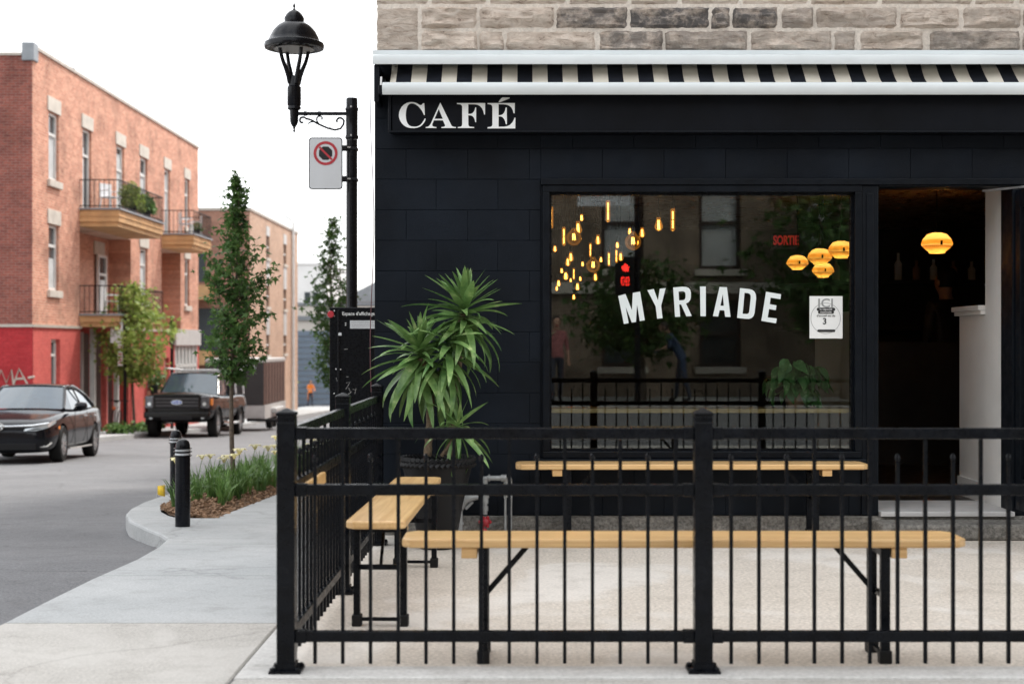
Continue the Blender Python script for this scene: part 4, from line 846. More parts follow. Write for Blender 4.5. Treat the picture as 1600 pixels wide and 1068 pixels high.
flat('octagon', [octg], M['ink'], ns, (0, -.0048, 0)); flat('red_ring', [circ(lr(64), 40, (0, zc)), circ(lr(50), 40, (0, zc))], M['sign_red'], ns, (0, -.0055, 0))
d_ = lr(47) * .7071; wv = .006; flat('red_slash', [[(-d_ - wv, zc + d_ - wv), (-d_ + wv, zc + d_ + wv), (d_ + wv, zc - d_ + wv), (d_ - wv, zc - d_ - wv)]], M['sign_red'], ns, (0, -.0065, 0))
for yc in (803, 968): mb = MB(); mb.box(lX(495), lX(530), LY - .078, LY - .05, lz(yc) - .025, lz(yc) + .025); mb.box(lX(515), lX(583), LY - .056, LY + .056, lz(yc) - .012, lz(yc) + .012); mb.build('clamp', M['lamp_metal'], ns, bevel=0.004)
mb = MB()
for yc in (797, 966): mb.box(lX(522), lX(548), LY - .0615, LY - .0565, lz(yc) - .006, lz(yc) + .006)
mb.build('strap', M['steel'], ns)
# notice board
NY = 11.8; nx0 = px(515, 0, NY).x; nb = thing('notice_board', (nx0 + .3, NY, g(NY)), "tall black public notice board reading Espace d'affichage beside the café corner", 'notice board')
zt = px(0, 480, NY).z
MB().box(nx0, nx0 + .60, NY, NY + .12, g(NY) - .02, zt).build('panel', M['black_metal'], nb, bevel=0.006)
MB().box(nx0 + .065, nx0 + .085, NY - .012, NY - .0005, g(NY) + .1, zt - .02).build('hinge_strip', M['lamp_metal'], nb, bevel=0.003)
mb = MB()
for u, v in ((338, 432), (368, 433), (338, 466), (368, 467), (411, 512), (411, 525), (349, 806), (379, 808), (337, 962)): p_ = px(440 + u / 4.107, 380 + v / 4.107, NY - .004); mb.lathe([(.0055, -.004), (.0055, .003)], 8, p_, axis='y')
mb.build('rivet', M['letter'], nb)
p_ = px(518, 491, NY); MB().lathe([(.026, -.03), (.03, -.01), (.026, 0.0)], 14, (nx0 + .012, NY - .002, p_.z), axis='y').build('red_reflector', M['sign_red'], nb, smooth=True)
o = link('board_text', text_mesh('board_text', "Espace d'affichage", .0395, .002, 'LEFT', .96, .0006), M['letter'], nb); o.location = px(534.5, 490, NY - .003) - ORIG[nb]
a = px(547, 513, NY); b = px(600, 500.5, NY); MB().box(a.x, nx0 + .56, NY - .004, NY - .0005, a.z, b.z).build('sticker', M['sign_white'], nb)
mb = MB()
for i in range(4): mb.box(a.x + .01, nx0 + .5 - .04 * (i % 2), NY - .0052, NY - .0042, b.z - .012 - i * .013, b.z - .009 - i * .013)
mb.build('printed_line', M['grey_ink'], nb)
a = px(529, 524, NY); b = px(534, 519.5, NY); MB().box(a.x, b.x, NY - .016, NY - .0125, a.z, b.z).build('small_sticker', M['sign_white'], nb)
mb = MB()                                                    # scratched tags
for pts in ([(415,895),(440,888),(425,915),(412,935)], [(430,925),(445,960),(425,970),(450,950)], [(455,935),(475,940),(470,965),(478,930)], [(350,860),(356,885)], [(400,680),(425,678)], [(415,855),(430,856)]):
    mb.tube([px(440 + u / 4.107, 380 + v / 4.107, NY - .0015) for u, v in pts], .0016, 4)
mb.build('scratch', M['light_grey'], nb)
# ------------------------------------------------------------------ bollards, flag
def bollard(x, y, label):
    z = g(y); t = thing('bollard', (x, y, z), label, 'bollard', 'black bollards at the kerb')
    r_ = .057; MB().lathe([(r_, z - .02), (r_, z + .60), (r_ * .97, z + .63), (r_ * .8, z + .655), (r_ * .5, z + .668), (.001, z + .674)], 24, (x, y, 0)).build('body', M['lamp_metal'], t, smooth=True)
    for zz_ in (.545, .575, .60): MB().lathe([(r_, z + zz_ - .004), (r_ + .013, z + zz_ - .003), (r_ + .013, z + zz_ + .004), (r_, z + zz_ + .005)], 24, (x, y, 0)).build('ring', M['lamp_metal'], t, smooth=True)
    for zz_ in (.5495, .5795): MB().lathe([(r_ + .0015, z + zz_), (r_ + .0015, z + zz_ + .016)], 24, (x, y, 0), cap=False).build('reflective_band', M['sign_white'], t, smooth=True)
bollard(-2.59, 10.93, 'nearer black bollard with reflective bands standing in the grey pavement'); bollard(-3.47, 14.35, 'farther black bollard with reflective bands behind the other on the kerb')
fg = thing('marker_flag', (-3.58, 14.0, g(14)), 'small yellow marker flag stuck at the kerb beside the bollards', 'flag')
MB().tube([(-3.58, 14.0, g(14) - .02), (-3.565, 14.0, g(14) + .14)], .002, 5).build('wire', M['steel'], fg)
rows = [[(-3.565 + u_ * .075, 14.0 - .02 * math.sin(u_ * 3), g(14) + .045 + u_ * .03 * v_ + .085 * v_ - .02 * u_) for u_ in np.linspace(0, 1, 5)] for v_ in (0, .5, 1)]
mb = MB(); mb.grid(rows); o = mb.build('flag', M['yellow'], fg, smooth=True); o.modifiers.new('s', 'SOLIDIFY').thickness = .001
# ------------------------------------------------------------------ daylilies
def lily_mesh(seed):
    rnd = random.Random(seed); m_ = MB(); fl = MB()
    for i in range(34):
        az = rnd.uniform(0, 6.283); ln = rnd.uniform(.28, .50); out = rnd.uniform(.08, .26); rows = []; bx, by = rnd.uniform(-.06, .06), rnd.uniform(-.06, .06)
        for k in range(6):
            t_ = k / 5; r_ = out * t_ ** 1.6; z_ = ln * (t_ - .38 * t_ ** 3.2 * (out / .2)); wd = .009 * (1 - t_ ** 2) + .001
            rows.append([(bx + r_ * math.cos(az) - wd * math.sin(az), by + r_ * math.sin(az) + wd * math.cos(az), z_), (bx + r_ * math.cos(az) + wd * math.sin(az), by + r_ * math.sin(az) - wd * math.cos(az), z_)])
        m_.grid(rows)
    for i in range(rnd.choice([0, 0, 1, 1, 2])):
        az = rnd.uniform(0, 6.283); h_ = rnd.uniform(.38, .48); q = (.1 * math.cos(az), .1 * math.sin(az), h_); m_.tube([(0, 0, 0), (q[0] * .5, q[1] * .5, h_ * .6), q], .004, 5)
        for p in range(6):
            a = p * 1.047 + rnd.uniform(-.1, .1); fl.grid([[(q[0] + rr * math.cos(a) - wd * math.sin(a), q[1] + rr * math.sin(a) + wd * math.cos(a), q[2] + zz_), (q[0] + rr * math.cos(a) + wd * math.sin(a), q[1] + rr * math.sin(a) - wd * math.cos(a), q[2] + zz_)] for rr, zz_, wd in ((.005, 0, .008), (.028, .045, .02), (.055, .06, .022), (.078, .04, .005))])
    return m_.mesh('leaves', smooth=True), (fl.mesh('flower', smooth=True) if fl.v else None)
lms = [lily_mesh(s) for s in range(7)]
spots = []
yv = 12.05
while yv < 24:
    for xv in (-3.2, -2.98, -2.76): spots.append((xv + random.uniform(-.09, .09), yv + random.uniform(-.12, .12)))
    yv += .42
for (xv, yv) in spots:
    if yv < 14 and xv < bed_l(yv) + .12: continue
    if xv > -2.8 and yv < 12.5: continue
    t = thing('daylily', (xv, yv, g(yv)), 'clump of green daylily leaves in the mulch bed by the kerb', 'plant', 'daylilies in the mulch bed')
    a, b = random.choice(lms); link('leaves', a, M['lily'], t)
    if b: link('flower', b, M['lily_flower'], t)
    t.rotation_euler = (0, 0, random.uniform(0, 6.28)); s_ = random.uniform(.75, 1.05) * (0.8 if yv < 12.4 else 1); t.scale = (s_, s_, s_)
# bottles and jars on the back shelf
for i in range(9):
    xx = 3.25 + i * .2 + random.uniform(-.04, .04); zb_ = 1.891; h_ = random.uniform(.16, .3)
    b_ = MB().lathe([(.04, zb_), (.042, zb_ + h_ * .6), (.016, zb_ + h_ * .75), (.016, zb_ + h_)], 12, (xx, 15.35, 0)).build('bottle', M['far_brick'] if i % 2 else M['white_wall'], None, smooth=True)
    tag(b_, ORD[i] + ' bottle from the left on the dim shelf behind the café counter', 'bottle', 'bottles on the back shelf')
# ------------------------------------------------------------------ trees
def leaves_mesh(name, pts, size, rng, lobed=True, droop=.5):
    n = len(pts); P = np.array(pts)
    base = np.array([[0,0,0],[-.5,.5,.10],[-.15,.48,.03],[0,1,-.06],[.15,.48,.03],[.5,.5,.10]]) if lobed else np.array([[0,0,0],[-.3,.4,.07],[-.2,.75,.03],[0,1,-.08],[.2,.75,.03],[.3,.4,.07]])
    tris = [(0,1,2),(0,2,3),(0,3,4),(0,4,5)]
    az = rng.uniform(0, 2*np.pi, n); tl = rng.normal(-droop, .55, n); rl = rng.normal(0, .6, n); s = size * rng.uniform(.6, 1.25, n)
    cz, sz = np.cos(az), np.sin(az); ct, st = np.cos(tl), np.sin(tl); cr_, sr = np.cos(rl), np.sin(rl)
    V = np.zeros((n, 6, 3))
    for k in range(6):
        x, y, z = base[k]; x1 = x * cr_ + z * sr; z1 = -x * sr + z * cr_; y2 = y * ct - z1 * st; z2 = y * st + z1 * ct
        V[:, k, 0] = (x1 * cz - y2 * sz) * s; V[:, k, 1] = (x1 * sz + y2 * cz) * s; V[:, k, 2] = z2 * s
    V += P[:, None, :]
    Fc = (np.arange(n)[:, None, None] * 6 + np.array(tris)[None]).reshape(-1, 3)
    me = bpy.data.meshes.new(name); me.vertices.add(n * 6); me.vertices.foreach_set('co', V.reshape(-1))
    me.loops.add(len(Fc) * 3); me.loops.foreach_set('vertex_index', Fc.reshape(-1).astype(np.int32)); me.polygons.add(len(Fc))
    me.polygons.foreach_set('loop_start', np.arange(0, len(Fc) * 3, 3, dtype=np.int32)); me.update(calc_edges=True); me.validate(); return me
def tree(name, base, label, trunk_h, prof, nb, per, leaf, mat, r0, seed, lobed=True, spread=.09, up=.35, group=None, rv=(.55, 1.08)):
    """prof: list of (height, radius) of the crown outline; branches run out to it and carry leaf clumps"""
    rng = np.random.RandomState(seed); t = thing(name, base, label, 'tree', group); bx, by, bz = base
    top = prof[-1][0]; ph_ = [p[0] for p in prof]; pr_ = [p[1] for p in prof]
    def tx(z): return np.array([bx + .03 * math.sin(z * 1.7 + seed), by + .03 * math.cos(z * 1.3 + seed), bz + z])
    zs = np.linspace(0, top * .97, 14); m_ = MB(); m_.tube([tuple(tx(z) if z > 0 else (bx, by, bz - .05)) for z in zs], [r0 * (1 - .88 * z / top) * (1.25 if i == 0 else 1) for i, z in enumerate(zs)], 8)
    L_ = []
    for i in range(nb):
        f_ = (i + rng.rand()) / nb; ze = ph_[0] + (top - ph_[0]) * f_; rr = np.interp(ze, ph_, pr_) * rng.uniform(*rv); az = i * 2.4 + rng.uniform(-.5, .5)
        zs0 = max(trunk_h * .95, ze - rr * (up + .5) - .05); s0 = tx(min(zs0, top * .95)); e0 = np.array([tx(ze)[0] + rr * math.cos(az), tx(ze)[1] + rr * math.sin(az), bz + ze]); mid = s0 * .5 + e0 * .5 + np.array([0, 0, -.06 * rr])
        m_.tube([tuple(s0), tuple(mid), tuple(e0)], [r0 * .28, r0 * .18, r0 * .06], 5, cap=False)
        k = int(per * (0.22 + .9 * rr / max(pr_)) * rng.uniform(.6, 1.35))
        for _ in range(k):
            u_ = 1.05 - .8 * rng.rand() ** 1.25; q = s0 * (1 - u_) ** 2 + 2 * mid * u_ * (1 - u_) + e0 * u_ ** 2; L_.append(q + rng.normal(0, 1, 3) * spread * min(1, .35 + .65 * rr / (.6 * max(pr_))) * np.array([1, 1, .8]) * (0.7 + .6 * rng.rand()))
    m_.build('trunk', M['tree_bark'], t, smooth=True)
    me = leaves_mesh('crown', L_, leaf, rng, lobed); me.transform(Matrix.Translation(-ORIG[t])); o = link('crown', me, mat, t); o['kind'] = 'stuff'; return t
zb = g(15.1) - .02
tree('maple_tree', (-3.03, 15.1, zb), 'slender young maple with dark green leaves growing from the daylily bed', 1.2, [(1.25, .10), (1.4, .20), (1.55, .27), (1.75, .29), (2.0, .30), (2.3, .29), (2.5, .27), (2.66, .21), (2.8, .12), (2.95, .08), (3.1, .12), (3.2, .08), (3.42, .02)], 66, 56, .082, M['maple'], .03, 3, spread=.056, rv=(.4, 1.22))
tree('maple_tree', (-3.62, 27.5, g(27.5) - .02), 'smaller airy young maple farther up the pavement, left of the notice board', 1.3, [(1.3, .15), (1.7, .35), (2.2, .42), (2.7, .42), (3.1, .36), (3.5, .28), (3.9, .2), (4.3, .12), (4.6, .03)], 66, 46, .115, M['maple'], .035, 5, spread=.10, rv=(.5, 1.3))
yb_ = 44.5
tree('blossoming_tree', (-12.0, 44.2, g(44.2)), 'small spreading tree with yellowish leaves in front of the red brick building', 1.75, [(1.75, .3), (2.1, .9), (2.6, 1.0), (3.1, 1.1), (3.6, 1.05), (4.1, .8), (4.45, .5), (4.7, .1)], 62, 70, .17, M['lilac'], .05, 8, spread=.17, rv=(.5, 1.2))

# ------------------------------------------------------------------ red brick building across the street
BX, BY0, BY1, BZT = -13.4, 39.1, 59.3, 9.35
bb = thing('brick_building', (BX, BY0, -1.4), 'three-storey red brick building with painted red ground floor and balconies', 'building')
mapx = lambda u, v, d: (BX - d, u, v)
cols = [(40.45, 41.35), (43.6, 44.5), (47.26, 48.2), (50.2, 51.2), (53.65, 54.5), (56.9, 57.7)]
up_h = []; wins = []
for k, (a, b) in enumerate(cols):
    isd = k in (1, 2, 4)
    up_h.append((a, b, 5.36 if isd else 5.9, 7.85, .18)); wins.append((a, b, 5.36 if isd else 5.9, 7.85, .18, isd, k))
rec = [(43.3, 49.0, 1.74, 4.80, .75), (53.2, 56.2, 1.74, 4.80, .75)]
for k in (0, 3, 5): a, b = cols[k]; up_h.append((a, b, 2.75, 4.64, .18)); wins.append((a, b, 2.75, 4.64, .18, False, k))
up_h += rec
mb = MB(); wall_grid(mb, BY0, BY1, 1.73, BZT, up_h, mapx, .18); mb.build('street_wall', M['brick_x'], bb)
gr_h = [(40.6, 41.4, -.1, 1.35, .2), (43.3, 49.0, -2.0, 1.70, .6), (51.2, 51.9, -.4, .9, .2), (53.6, 54.3, -1.9, .7, .2), (55.2, 59.0, -1.3, 1.15, .15)]
mb = MB(); wall_grid(mb, BY0, BY1, -3.0, 1.73, gr_h, lambda u, v, d: (BX + .02 - d, u, v), .2); mb.build('painted_wall', M['red_x'], bb)
for (a, b, z0, z1, d) in rec:                               # loggia back walls and doors
    MB().add([(BX - d, a, z0), (BX - d, b, z0), (BX - d, b, z1), (BX - d, a, z1)], [(0, 1, 2, 3)]).build('loggia_wall', M['brick_x'], bb)
mb = MB(); wall_grid(mb, -45, BX, 1.73, 9.14, [], lambda u, v, d: (u, BY0 + d, v), .2); mb.build('end_wall', M['brick_y'], bb)
mb = MB(); wall_grid(mb, -45, BX + .02, -3.0, 1.73, [], lambda u, v, d: (u, BY0 - .02 + d, v), .2); mb.build('painted_end_wall', M['red_y'], bb)
MB().box(-45, BX - .26, BY0 + .31, BY1 - .01, 9.0, 9.12).add([(BX, BY1, -3), (-45, BY1, -3), (-45, BY1, 9.1), (BX, BY1, 9.1)], [(0, 1, 2, 3)]).add([(BX - .9, BY0, -3), (BX - .9, BY1, -3), (BX - .9, BY1, 9), (BX - .9, BY0, 9)], [(0, 1, 2, 3)]).build('roof', M['grey_trim'], bb)
MB().box(BX - .25, BX + .05, BY0 + .35, BY1, BZT, BZT + .10).build('parapet_flashing', M['flash'], bb)
MB().box(BX - .28, BX + .06, BY0 - .06, BY0 + .34, 9.0, 9.5).build('parapet_corner', M['grey_trim'], bb, bevel=.02)
MB().box(-45, BX - .29, BY0 - .05, BY0 + .3, 9.14, 9.22).build('end_flashing', M['flash'], bb)
MB().box(BX + .0, BX + .07, BY0, 43.3, 1.68, 1.76).box(BX, BX + .07, 49, 55.2, 1.68, 1.76).box(-45, BX + .07, BY0 - .07, BY0 - .02, 1.68, 1.76).build('belt_course', M['flash'], bb)
MB().lathe([(.16, 9.1), (.16, 9.95), (.24, 9.98), (.24, 10.12), (.05, 10.2)], 12, (BX - 1.2, 46.0, 0)).build('roof_vent', M['grey_trim'], bb, smooth=True)
def bwindow(a, b, z0, z1, d, door_, X0=BX, par=bb, lint=True, cur=None):
    f = MB(); xx = X0 - d + .02
    for (y0, y1, zz0, zz1) in ((a, a + .09, z0, z1), (b - .09, b, z0, z1), (a + .09, b - .09, z1 - .09, z1), (a + .09, b - .09, z0, z0 + .09), (a + .09, b - .09, z0 + (z1 - z0) * .66, z0 + (z1 - z0) * .66 + .08)): f.box(xx, xx + .08, y0, y1, zz0, zz1)
    fr_ = f.build('window' if not door_ else 'balcony_door', M['win_frame'], par)
    MB().box(xx + .015, xx + .03, a + .085, b - .085, z0 + .085, z1 - .085).build('pane', M['win_glass'], fr_)
    c0, c1 = (a + .1, a + (b - a) * .55) if random.random() < .5 else (a + (b - a) * .3, b - .1)
    cu = MB().box(xx + .032, xx + .04, c0, c1, z0 + .1, z1 - .1 - random.uniform(0, .5) * (z1 - z0)).build('curtain', M['curtain'], fr_)
    if lint:
        MB().box(X0 - .02, X0 + .035, a - .12, b + .12, z1 + .003, z1 + .42).build('lintel', M['lintel'], par, bevel=.01)
        if not door_: MB().box(X0 - .05, X0 + .09, a - .12, b + .12, z0 - .2, z0 - .003).build('window_sill', M['lintel'], par, bevel=.01)
for (a, b, z0, z1, d, isd, k) in wins: bwindow(a, b, z0, z1, d, isd)
for a, b in ((43.65, 44.55), (47.3, 48.25), (53.7, 54.6)): bwindow(a, b, 2.15, 4.2, 0.02, True, X0=BX - .75 + .07, lint=False); MB().box(BX - .745, BX - .70, a - .1, b + .1, 4.21, 4.65).build('lintel', M['lintel'], bb)
bwindow(40.6, 41.4, -.1, 1.35, .2, False, lint=False); bwindow(51.2, 51.9, -.4, .9, .2, False, lint=False)
# ground-floor doors between posts, shopfront at the far end
MB().add([(BX - .58, 43.3, -2), (BX - .58, 49, -2), (BX - .58, 49, 1.7), (BX - .58, 43.3, 1.7)], [(0, 1, 2, 3)]).build('porch_wall', M['red_x'], bb)
for i in range(4):
    y0 = 43.75 + i * 1.32; d_ = MB().box(BX - .56, BX - .5, y0, y0 + .82, -1.75, 1.55).build('front_door', M['dark_door'], bb)
    MB().box(BX - .12, BX + .03, y0 + .95, y0 + 1.07, -2.0, 1.7).build('porch_post', M['win_frame'] if i % 2 == 0 else M['red_x'], bb)
    MB().box(BX - .5, BX - .42, y0 - .10, y0 - .005, -1.75, 1.6).build('door_casing', M['win_frame'], bb)
MB().box(BX - .6, BX + .25, 43.3, 49.0, -2.3, -1.76).build('porch_step', M['walk_new'], bb)
MB().box(BX - .18, BX - .12, 53.6, 54.3, -1.9, .7).build('side_door', M['win_frame'], bb)
mb = MB()
for i in range(7): y0 = 55.2 + i * .6; mb.box(BX - .12, BX + .03, y0, y0 + .12, -1.3, 1.15)
mb.box(BX - .12, BX + .03, 55.2, 58.95, .3, .42); mb.build('shopfront_frame', M['win_frame'], bb)
MB().box(BX - .11, BX - .08, 55.2, 59, -1.3, 1.15).build('shopfront_pane', M['curtain'], bb); MB().box(BX - .02, BX + .12, 55.0, 59.25, 1.17, 1.8).build('shopfront_fascia', M['light_grey'], bb)
def balcony(a, b, zt_, zb_, X1=-12.2):
    s_ = MB().box(BX - .0, X1, a, b, zb_ + .14, zt_ - .06).build('balcony', M['balcony_wood'], bb)
    def sub(m_, nm, mat): 
        o = m_.build(nm, mat, s_)
    sub(MB().box(BX, X1 + .06, a - .06, b + .06, zt_ - .058, zt_), 'balcony_deck', M['grey_trim']); sub(MB().box(BX, X1 - .06, a + .06, b - .06, zb_, zb_ + .138), 'balcony_soffit', M['balcony_wood'])
    sub(MB().box(BX, X1 + .025, a - .025, b + .025, zb_ + .30, zb_ + .33), 'balcony_moulding', M['balcony_wood'])
    r_ = MB(); h_ = .85
    for zz_ in (zt_ + .06, zt_ + h_): r_.beam((BX, a, zz_), (X1, a, zz_), .03, .03); r_.beam((X1, a, zz_), (X1, b, zz_), .03, .03); r_.beam((BX, b, zz_), (X1, b, zz_), .03, .03)
    n = int((b - a) / .16)
    for i in range(n + 1): y = a + (b - a) * i / n; r_.box(X1 - .008, X1 + .008, y - .008, y + .008, zt_, zt_ + h_)
    for i in range(8): x = BX + (X1 - BX) * i / 8; r_.box(x - .008, x + .008, a - .008, a + .008, zt_, zt_ + h_)
    sub(r_, 'balcony_railing', M['matt_black'])
balcony(43.3, 48.6, 5.36, 4.80); balcony(43.3, 48.6, 2.14, 1.74); balcony(53.2, 56.2, 5.36, 4.80)
# graffiti on the end wall
mb = MB()
for pts in ([(-8,600),(2,578),(10,598),(18,578),(22,604)], [(20,604),(30,576),(44,602)], [(24,592),(38,591)], [(44,590),(54,588)]):
    mb.tube([px(u, v, BY0 - .025) for u, v in pts], .03, 5)
mb.build('graffiti', M['flash'], bb)
# things on the balconies
def white_chair(x, y, z, rz, label):
    t = thing('balcony_chair', (0, 0, 0), label, 'chair', 'white plastic chairs on the balconies'); ORIG[t] = Vector((0, 0, 0))
    MB().box(-.22, .22, -.22, .22, .40, .43).build('seat', M['plastic_white'], t); MB().box(-.22, .22, .2, .24, .43, .85).build('backrest', M['plastic_white'], t)
    for a in (-1, 1):
        for b in (-1, 1): MB().beam((a * .19, b * .19, .4), (a * .23, b * .23, 0), .035, .035).build('leg', M['plastic_white'], t)
        MB().box(a * .23 - .02, a * .23 + .02, -.2, .22, .6, .63).build('armrest', M['plastic_white'], t)
    t.location = (x, y, z); t.rotation_euler = (0, 0, rz)
white_chair(-12.7, 54.1, 5.361, 2.0, 'white plastic chair on the farther upper balcony, nearer the wall'); white_chair(-12.65, 55.4, 5.361, -1.2, 'white plastic chair at the far end of the farther upper balcony')
white_chair(-12.75, 44.3, 5.361, 1.0, 'white plastic chair on the large upper balcony beside the plants'); white_chair(-12.8, 44.6, 2.141, 1.8, 'white plastic chair on the lower balcony behind the small tree')
def shrub(name, c, rad, n, leaf, mat, label, pot_mat=None, group=None, pz=None):
    rng = np.random.RandomState(int(abs(c[1] * 100)) % 9999); t = thing(name, (c[0], c[1], c[2]), label, 'plant', group); P_ = rng.normal(0, 1, (n, 3)); P_ /= np.linalg.norm(P_, axis=1)[:, None]
    P_ = P_ * (rng.rand(n, 1) ** .4) * np.array(rad); P_[:, 2] = np.abs(P_[:, 2]) if pot_mat else P_[:, 2]
    off = .25 if pot_mat else rad[2]
    me = leaves_mesh('foliage', P_ + np.array([0, 0, off]), leaf, rng, False); o = link('foliage', me, mat, t); o['kind'] = 'stuff'
    if pot_mat: MB().lathe([(.10, c[2]), (.15, c[2] + .26), (.16, c[2] + .28)], 14, (c[0], c[1], 0)).build('pot', pot_mat, t, smooth=True)
    return t
shrub('balcony_plant', (-12.45, 45.7, 5.361), (.30, 1.1, .85), 900, .13, M['lilac'], 'mass of flowering plants along the rail of the large upper balcony', M['matt_black'])
shrub('balcony_plant', (-12.4, 47.3, 5.361), (.24, .9, .6), 600, .13, M['lily'], 'dark green plants at the far end of the large upper balcony', M['matt_black'])
shrub('balcony_plant', (-12.45, 54.8, 5.361), (.25, .3, .35), 160, .10, M['lily'], 'small potted plant on the farther upper balcony', M['matt_black'])
wb = thing('window_box', (-13.2, 51.5, -.62), 'green window box under the ground-floor window of the red wall', 'window box'); MB().box(-13.37, -13.05, 51.0, 52.1, -.75, -.45).build('box', M['far_brick'], wb)
shrub('window_plant', (-13.15, 51.55, -.5), (.3, .65, .42), 420, .13, M['lily'], 'bright green bushy plants growing out of the window box')
shrub('pavement_grass', (-11.9, 42.3, g(42.3)), (.5, .5, .18), 260, .16, M['lily'], 'low grassy weeds on the far pavement left of the bicycle')
shrub('pavement_grass', (-11.9, 45.6, g(45.6)), (.5, .8, .2), 320, .16, M['lily'], 'low grassy weeds on the far pavement between bicycle and pickup truck')
# ------------------------------------------------------------------ tan building beyond
TX, TY0, TY1, TZ = -13.4, 70.6, 85.8, 7.85
tb = thing('tan_building', (TX, TY0, -2.5), 'tan brick apartment block with narrow windows behind the maple', 'building')
cw = [(416, 421), (443, 447.5)]; th = []
for (xa, xb), rows in zip(cw, (((369, 403), (446, 479), (523, 554)), ((382, 413), (452, 483), (524, 552)))):
    ya_, yb2 = 13.4 * F / (812 - xa), 13.4 * F / (812 - xb); s_ = F / ((ya_ + yb2) / 2)
    for (v0, v1) in rows: th.append((ya_, yb2, H + (CY - v1) / s_, H + (CY - v0) / s_))
mb = MB(); wall_grid(mb, TY0, TY1, -4.5, TZ, th, lambda u, v, d: (TX - d, u, v), .2); mb.build('street_wall', M['tan_x'], tb)
mb = MB(); th2 = [(-19.2, -18.0, 4.3, 6.0), (-16.8, -15.6, 4.3, 6.0), (-19.2, -18.0, 1.2, 3.0), (-16.4, -14.9, .8, 3.0)]; wall_grid(mb, -40, TX, -4.5, TZ, th2, lambda u, v, d: (u, TY0 + d, v), .2); mb.build('end_wall', M['tan_y'], tb)
MB().box(-40, TX - .001, TY0 + .21, TY1, TZ - .3, TZ - .1).box(-40, TX - .25, TY0 + .25, TY0 + .3, -4, TZ - .4).box(TX - .3, TX - .25, TY0 + .3, TY1, -4, TZ - .4).build('roof', M['grey_trim'], tb)
MB().box(-40, TX + .06, TY0 - .06, TY0 + .2, TZ, TZ + .14).box(TX - .2, TX + .06, TY0 + .2, TY1, TZ, TZ + .14).build('parapet_flashing', M['flash'], tb)
for h in th:
    f = MB().box(TX - .15, TX - .10, h[0], h[1], h[2], h[3]).build('window', M['win_glass'], tb)
    m_ = MB().box(TX - .097, TX - .04, h[0], h[1], (h[2] + h[3]) / 2 - .04, (h[2] + h[3]) / 2 + .04).build('window_rail', M['win_frame'], f)
    m_ = MB().box(TX - .03, TX + .08, h[0] - .1, h[1] + .1, h[2] - .16, h[2] - .003).build('window_sill', M['lintel'], f)
for h in th2: MB().box(h[0], h[1], TY0 + .12, TY0 + .17, h[2], h[3]).build('window', M['win_glass'], tb)
for (xa, xb) in cw:
    ya_, yb2 = 13.4 * F / (812 - xa), 13.4 * F / (812 - xb); zs_ = sorted([h for h in th if abs(h[0] - ya_) < .01], key=lambda h: h[2])
    for a_, b_ in zip(zs_, zs_[1:] + [(0, 0, TZ - .2, 0)]): MB().box(TX - .002, TX + .02, ya_, yb2, a_[3] + .01, b_[2] - .18).build('spandrel_panel', M['light_grey'], tb)
MB().tube([(TX + .12, 13.4 * F / (812 - 455), -3.4), (TX + .12, 13.4 * F / (812 - 455), TZ + .5), (TX - .3, 13.4 * F / (812 - 455), TZ + .9)], .09, 8).build('downpipe', M['win_frame'], tb, smooth=True)
for z_ in (.2, 3.4): MB().box(-20, -15.2, TY0 - 1.2, TY0, z_, z_ + .7).build('wooden_balcony', M['balcony_wood'], tb)
# ------------------------------------------------------------------ far end of the street
fgb = thing('garage_building', (-14, 100, -3.1), 'low pale garage with a blue-grey roller door at the end of the street', 'building')
MB().box(-17.2, -7, 100, 112, -4, 3.9).build('wall', M['cream'], fgb); MB().box(-17.3, -6.9, 99.85, 112, 2.9, 3.2).box(-17.3, -6.9, 99.9, 112, 3.95, 4.15).build('cornice', M['grey_trim'], fgb)
mb = MB()
for i in range(14): mb.box(-15.7, -12.2, 99.93 - .03 * (i % 2), 99.99, -3.4 + i * .4, -3.4 + i * .4 + .36)
mb.build('roller_door', M['bluegrey'], fgb)
wbd = thing('white_building', (-19, 125, -3.6), 'white block with two small windows rising behind the garage', 'building'); MB().box(-30, -16.9, 125, 140, -5, 8.2).build('wall', M['offwhite'], wbd)
for x_ in (-18.9, -18.2): MB().box(x_, x_ + .5, 124.93, 124.99, 4.9, 5.8).build('window', M['win_glass'], wbd)
MB().box(-30, -16.8, 124.9, 140, 8.2, 8.4).build('parapet', M['offwhite'], wbd)
hb = thing('brick_house', (-14, 138, -4), 'distant brick house with grey pitched roof above the notice board', 'building'); MB().box(-17.5, -8, 138, 150, -5, 5.3).build('wall', M['far_brick'], hb)
MB().prism([(-17.8, 5.31), (-7.7, 5.31), (-12.5, 8.0)], 'y', 137.7, 150).build('roof', M['grey_trim'], hb)
fh = thing('far_terrace', (-35, 170, -5), 'pale distant row of buildings closing the view', 'building'); MB().box(-60, -8, 170, 185, -6, 4.5).build('wall', M['cream'], fh); MB().box(-60.2, -7.8, 169.7, 185, 4.5, 4.9).build('cornice', M['grey_trim'], fh)
shrub('street_bush', (-15.2, 92, -3.0), (.8, .8, 1.5), 500, .25, M['lilac'], 'yellow-green bush by the garage at the end of the street')
ys_ = thing('yellow_sign', (-15.4, 93, -1.2), 'yellow square sign on the garage front far up the street', 'sign'); MB().box(-15.7, -15.05, 92.95, 93, -1.6, -.5).build('plate', M['yellow'], ys_); MB().tube([(-15.38, 93.03, -3), (-15.38, 93.03, -.5)], .03, 6).build('pole', M['steel'], ys_)
cb_ = thing('traffic_barrel', (-9.3, 72, g(72)), 'orange traffic barrel on the far street behind the maple trunk', 'barrel'); MB().lathe([(.3, g(72)), (.27, g(72) + .5), (.24, g(72) + 1.0), (.1, g(72) + 1.05)], 14, (-9.3, 72, 0)).build('body', M['orange_plastic'], cb_, smooth=True)
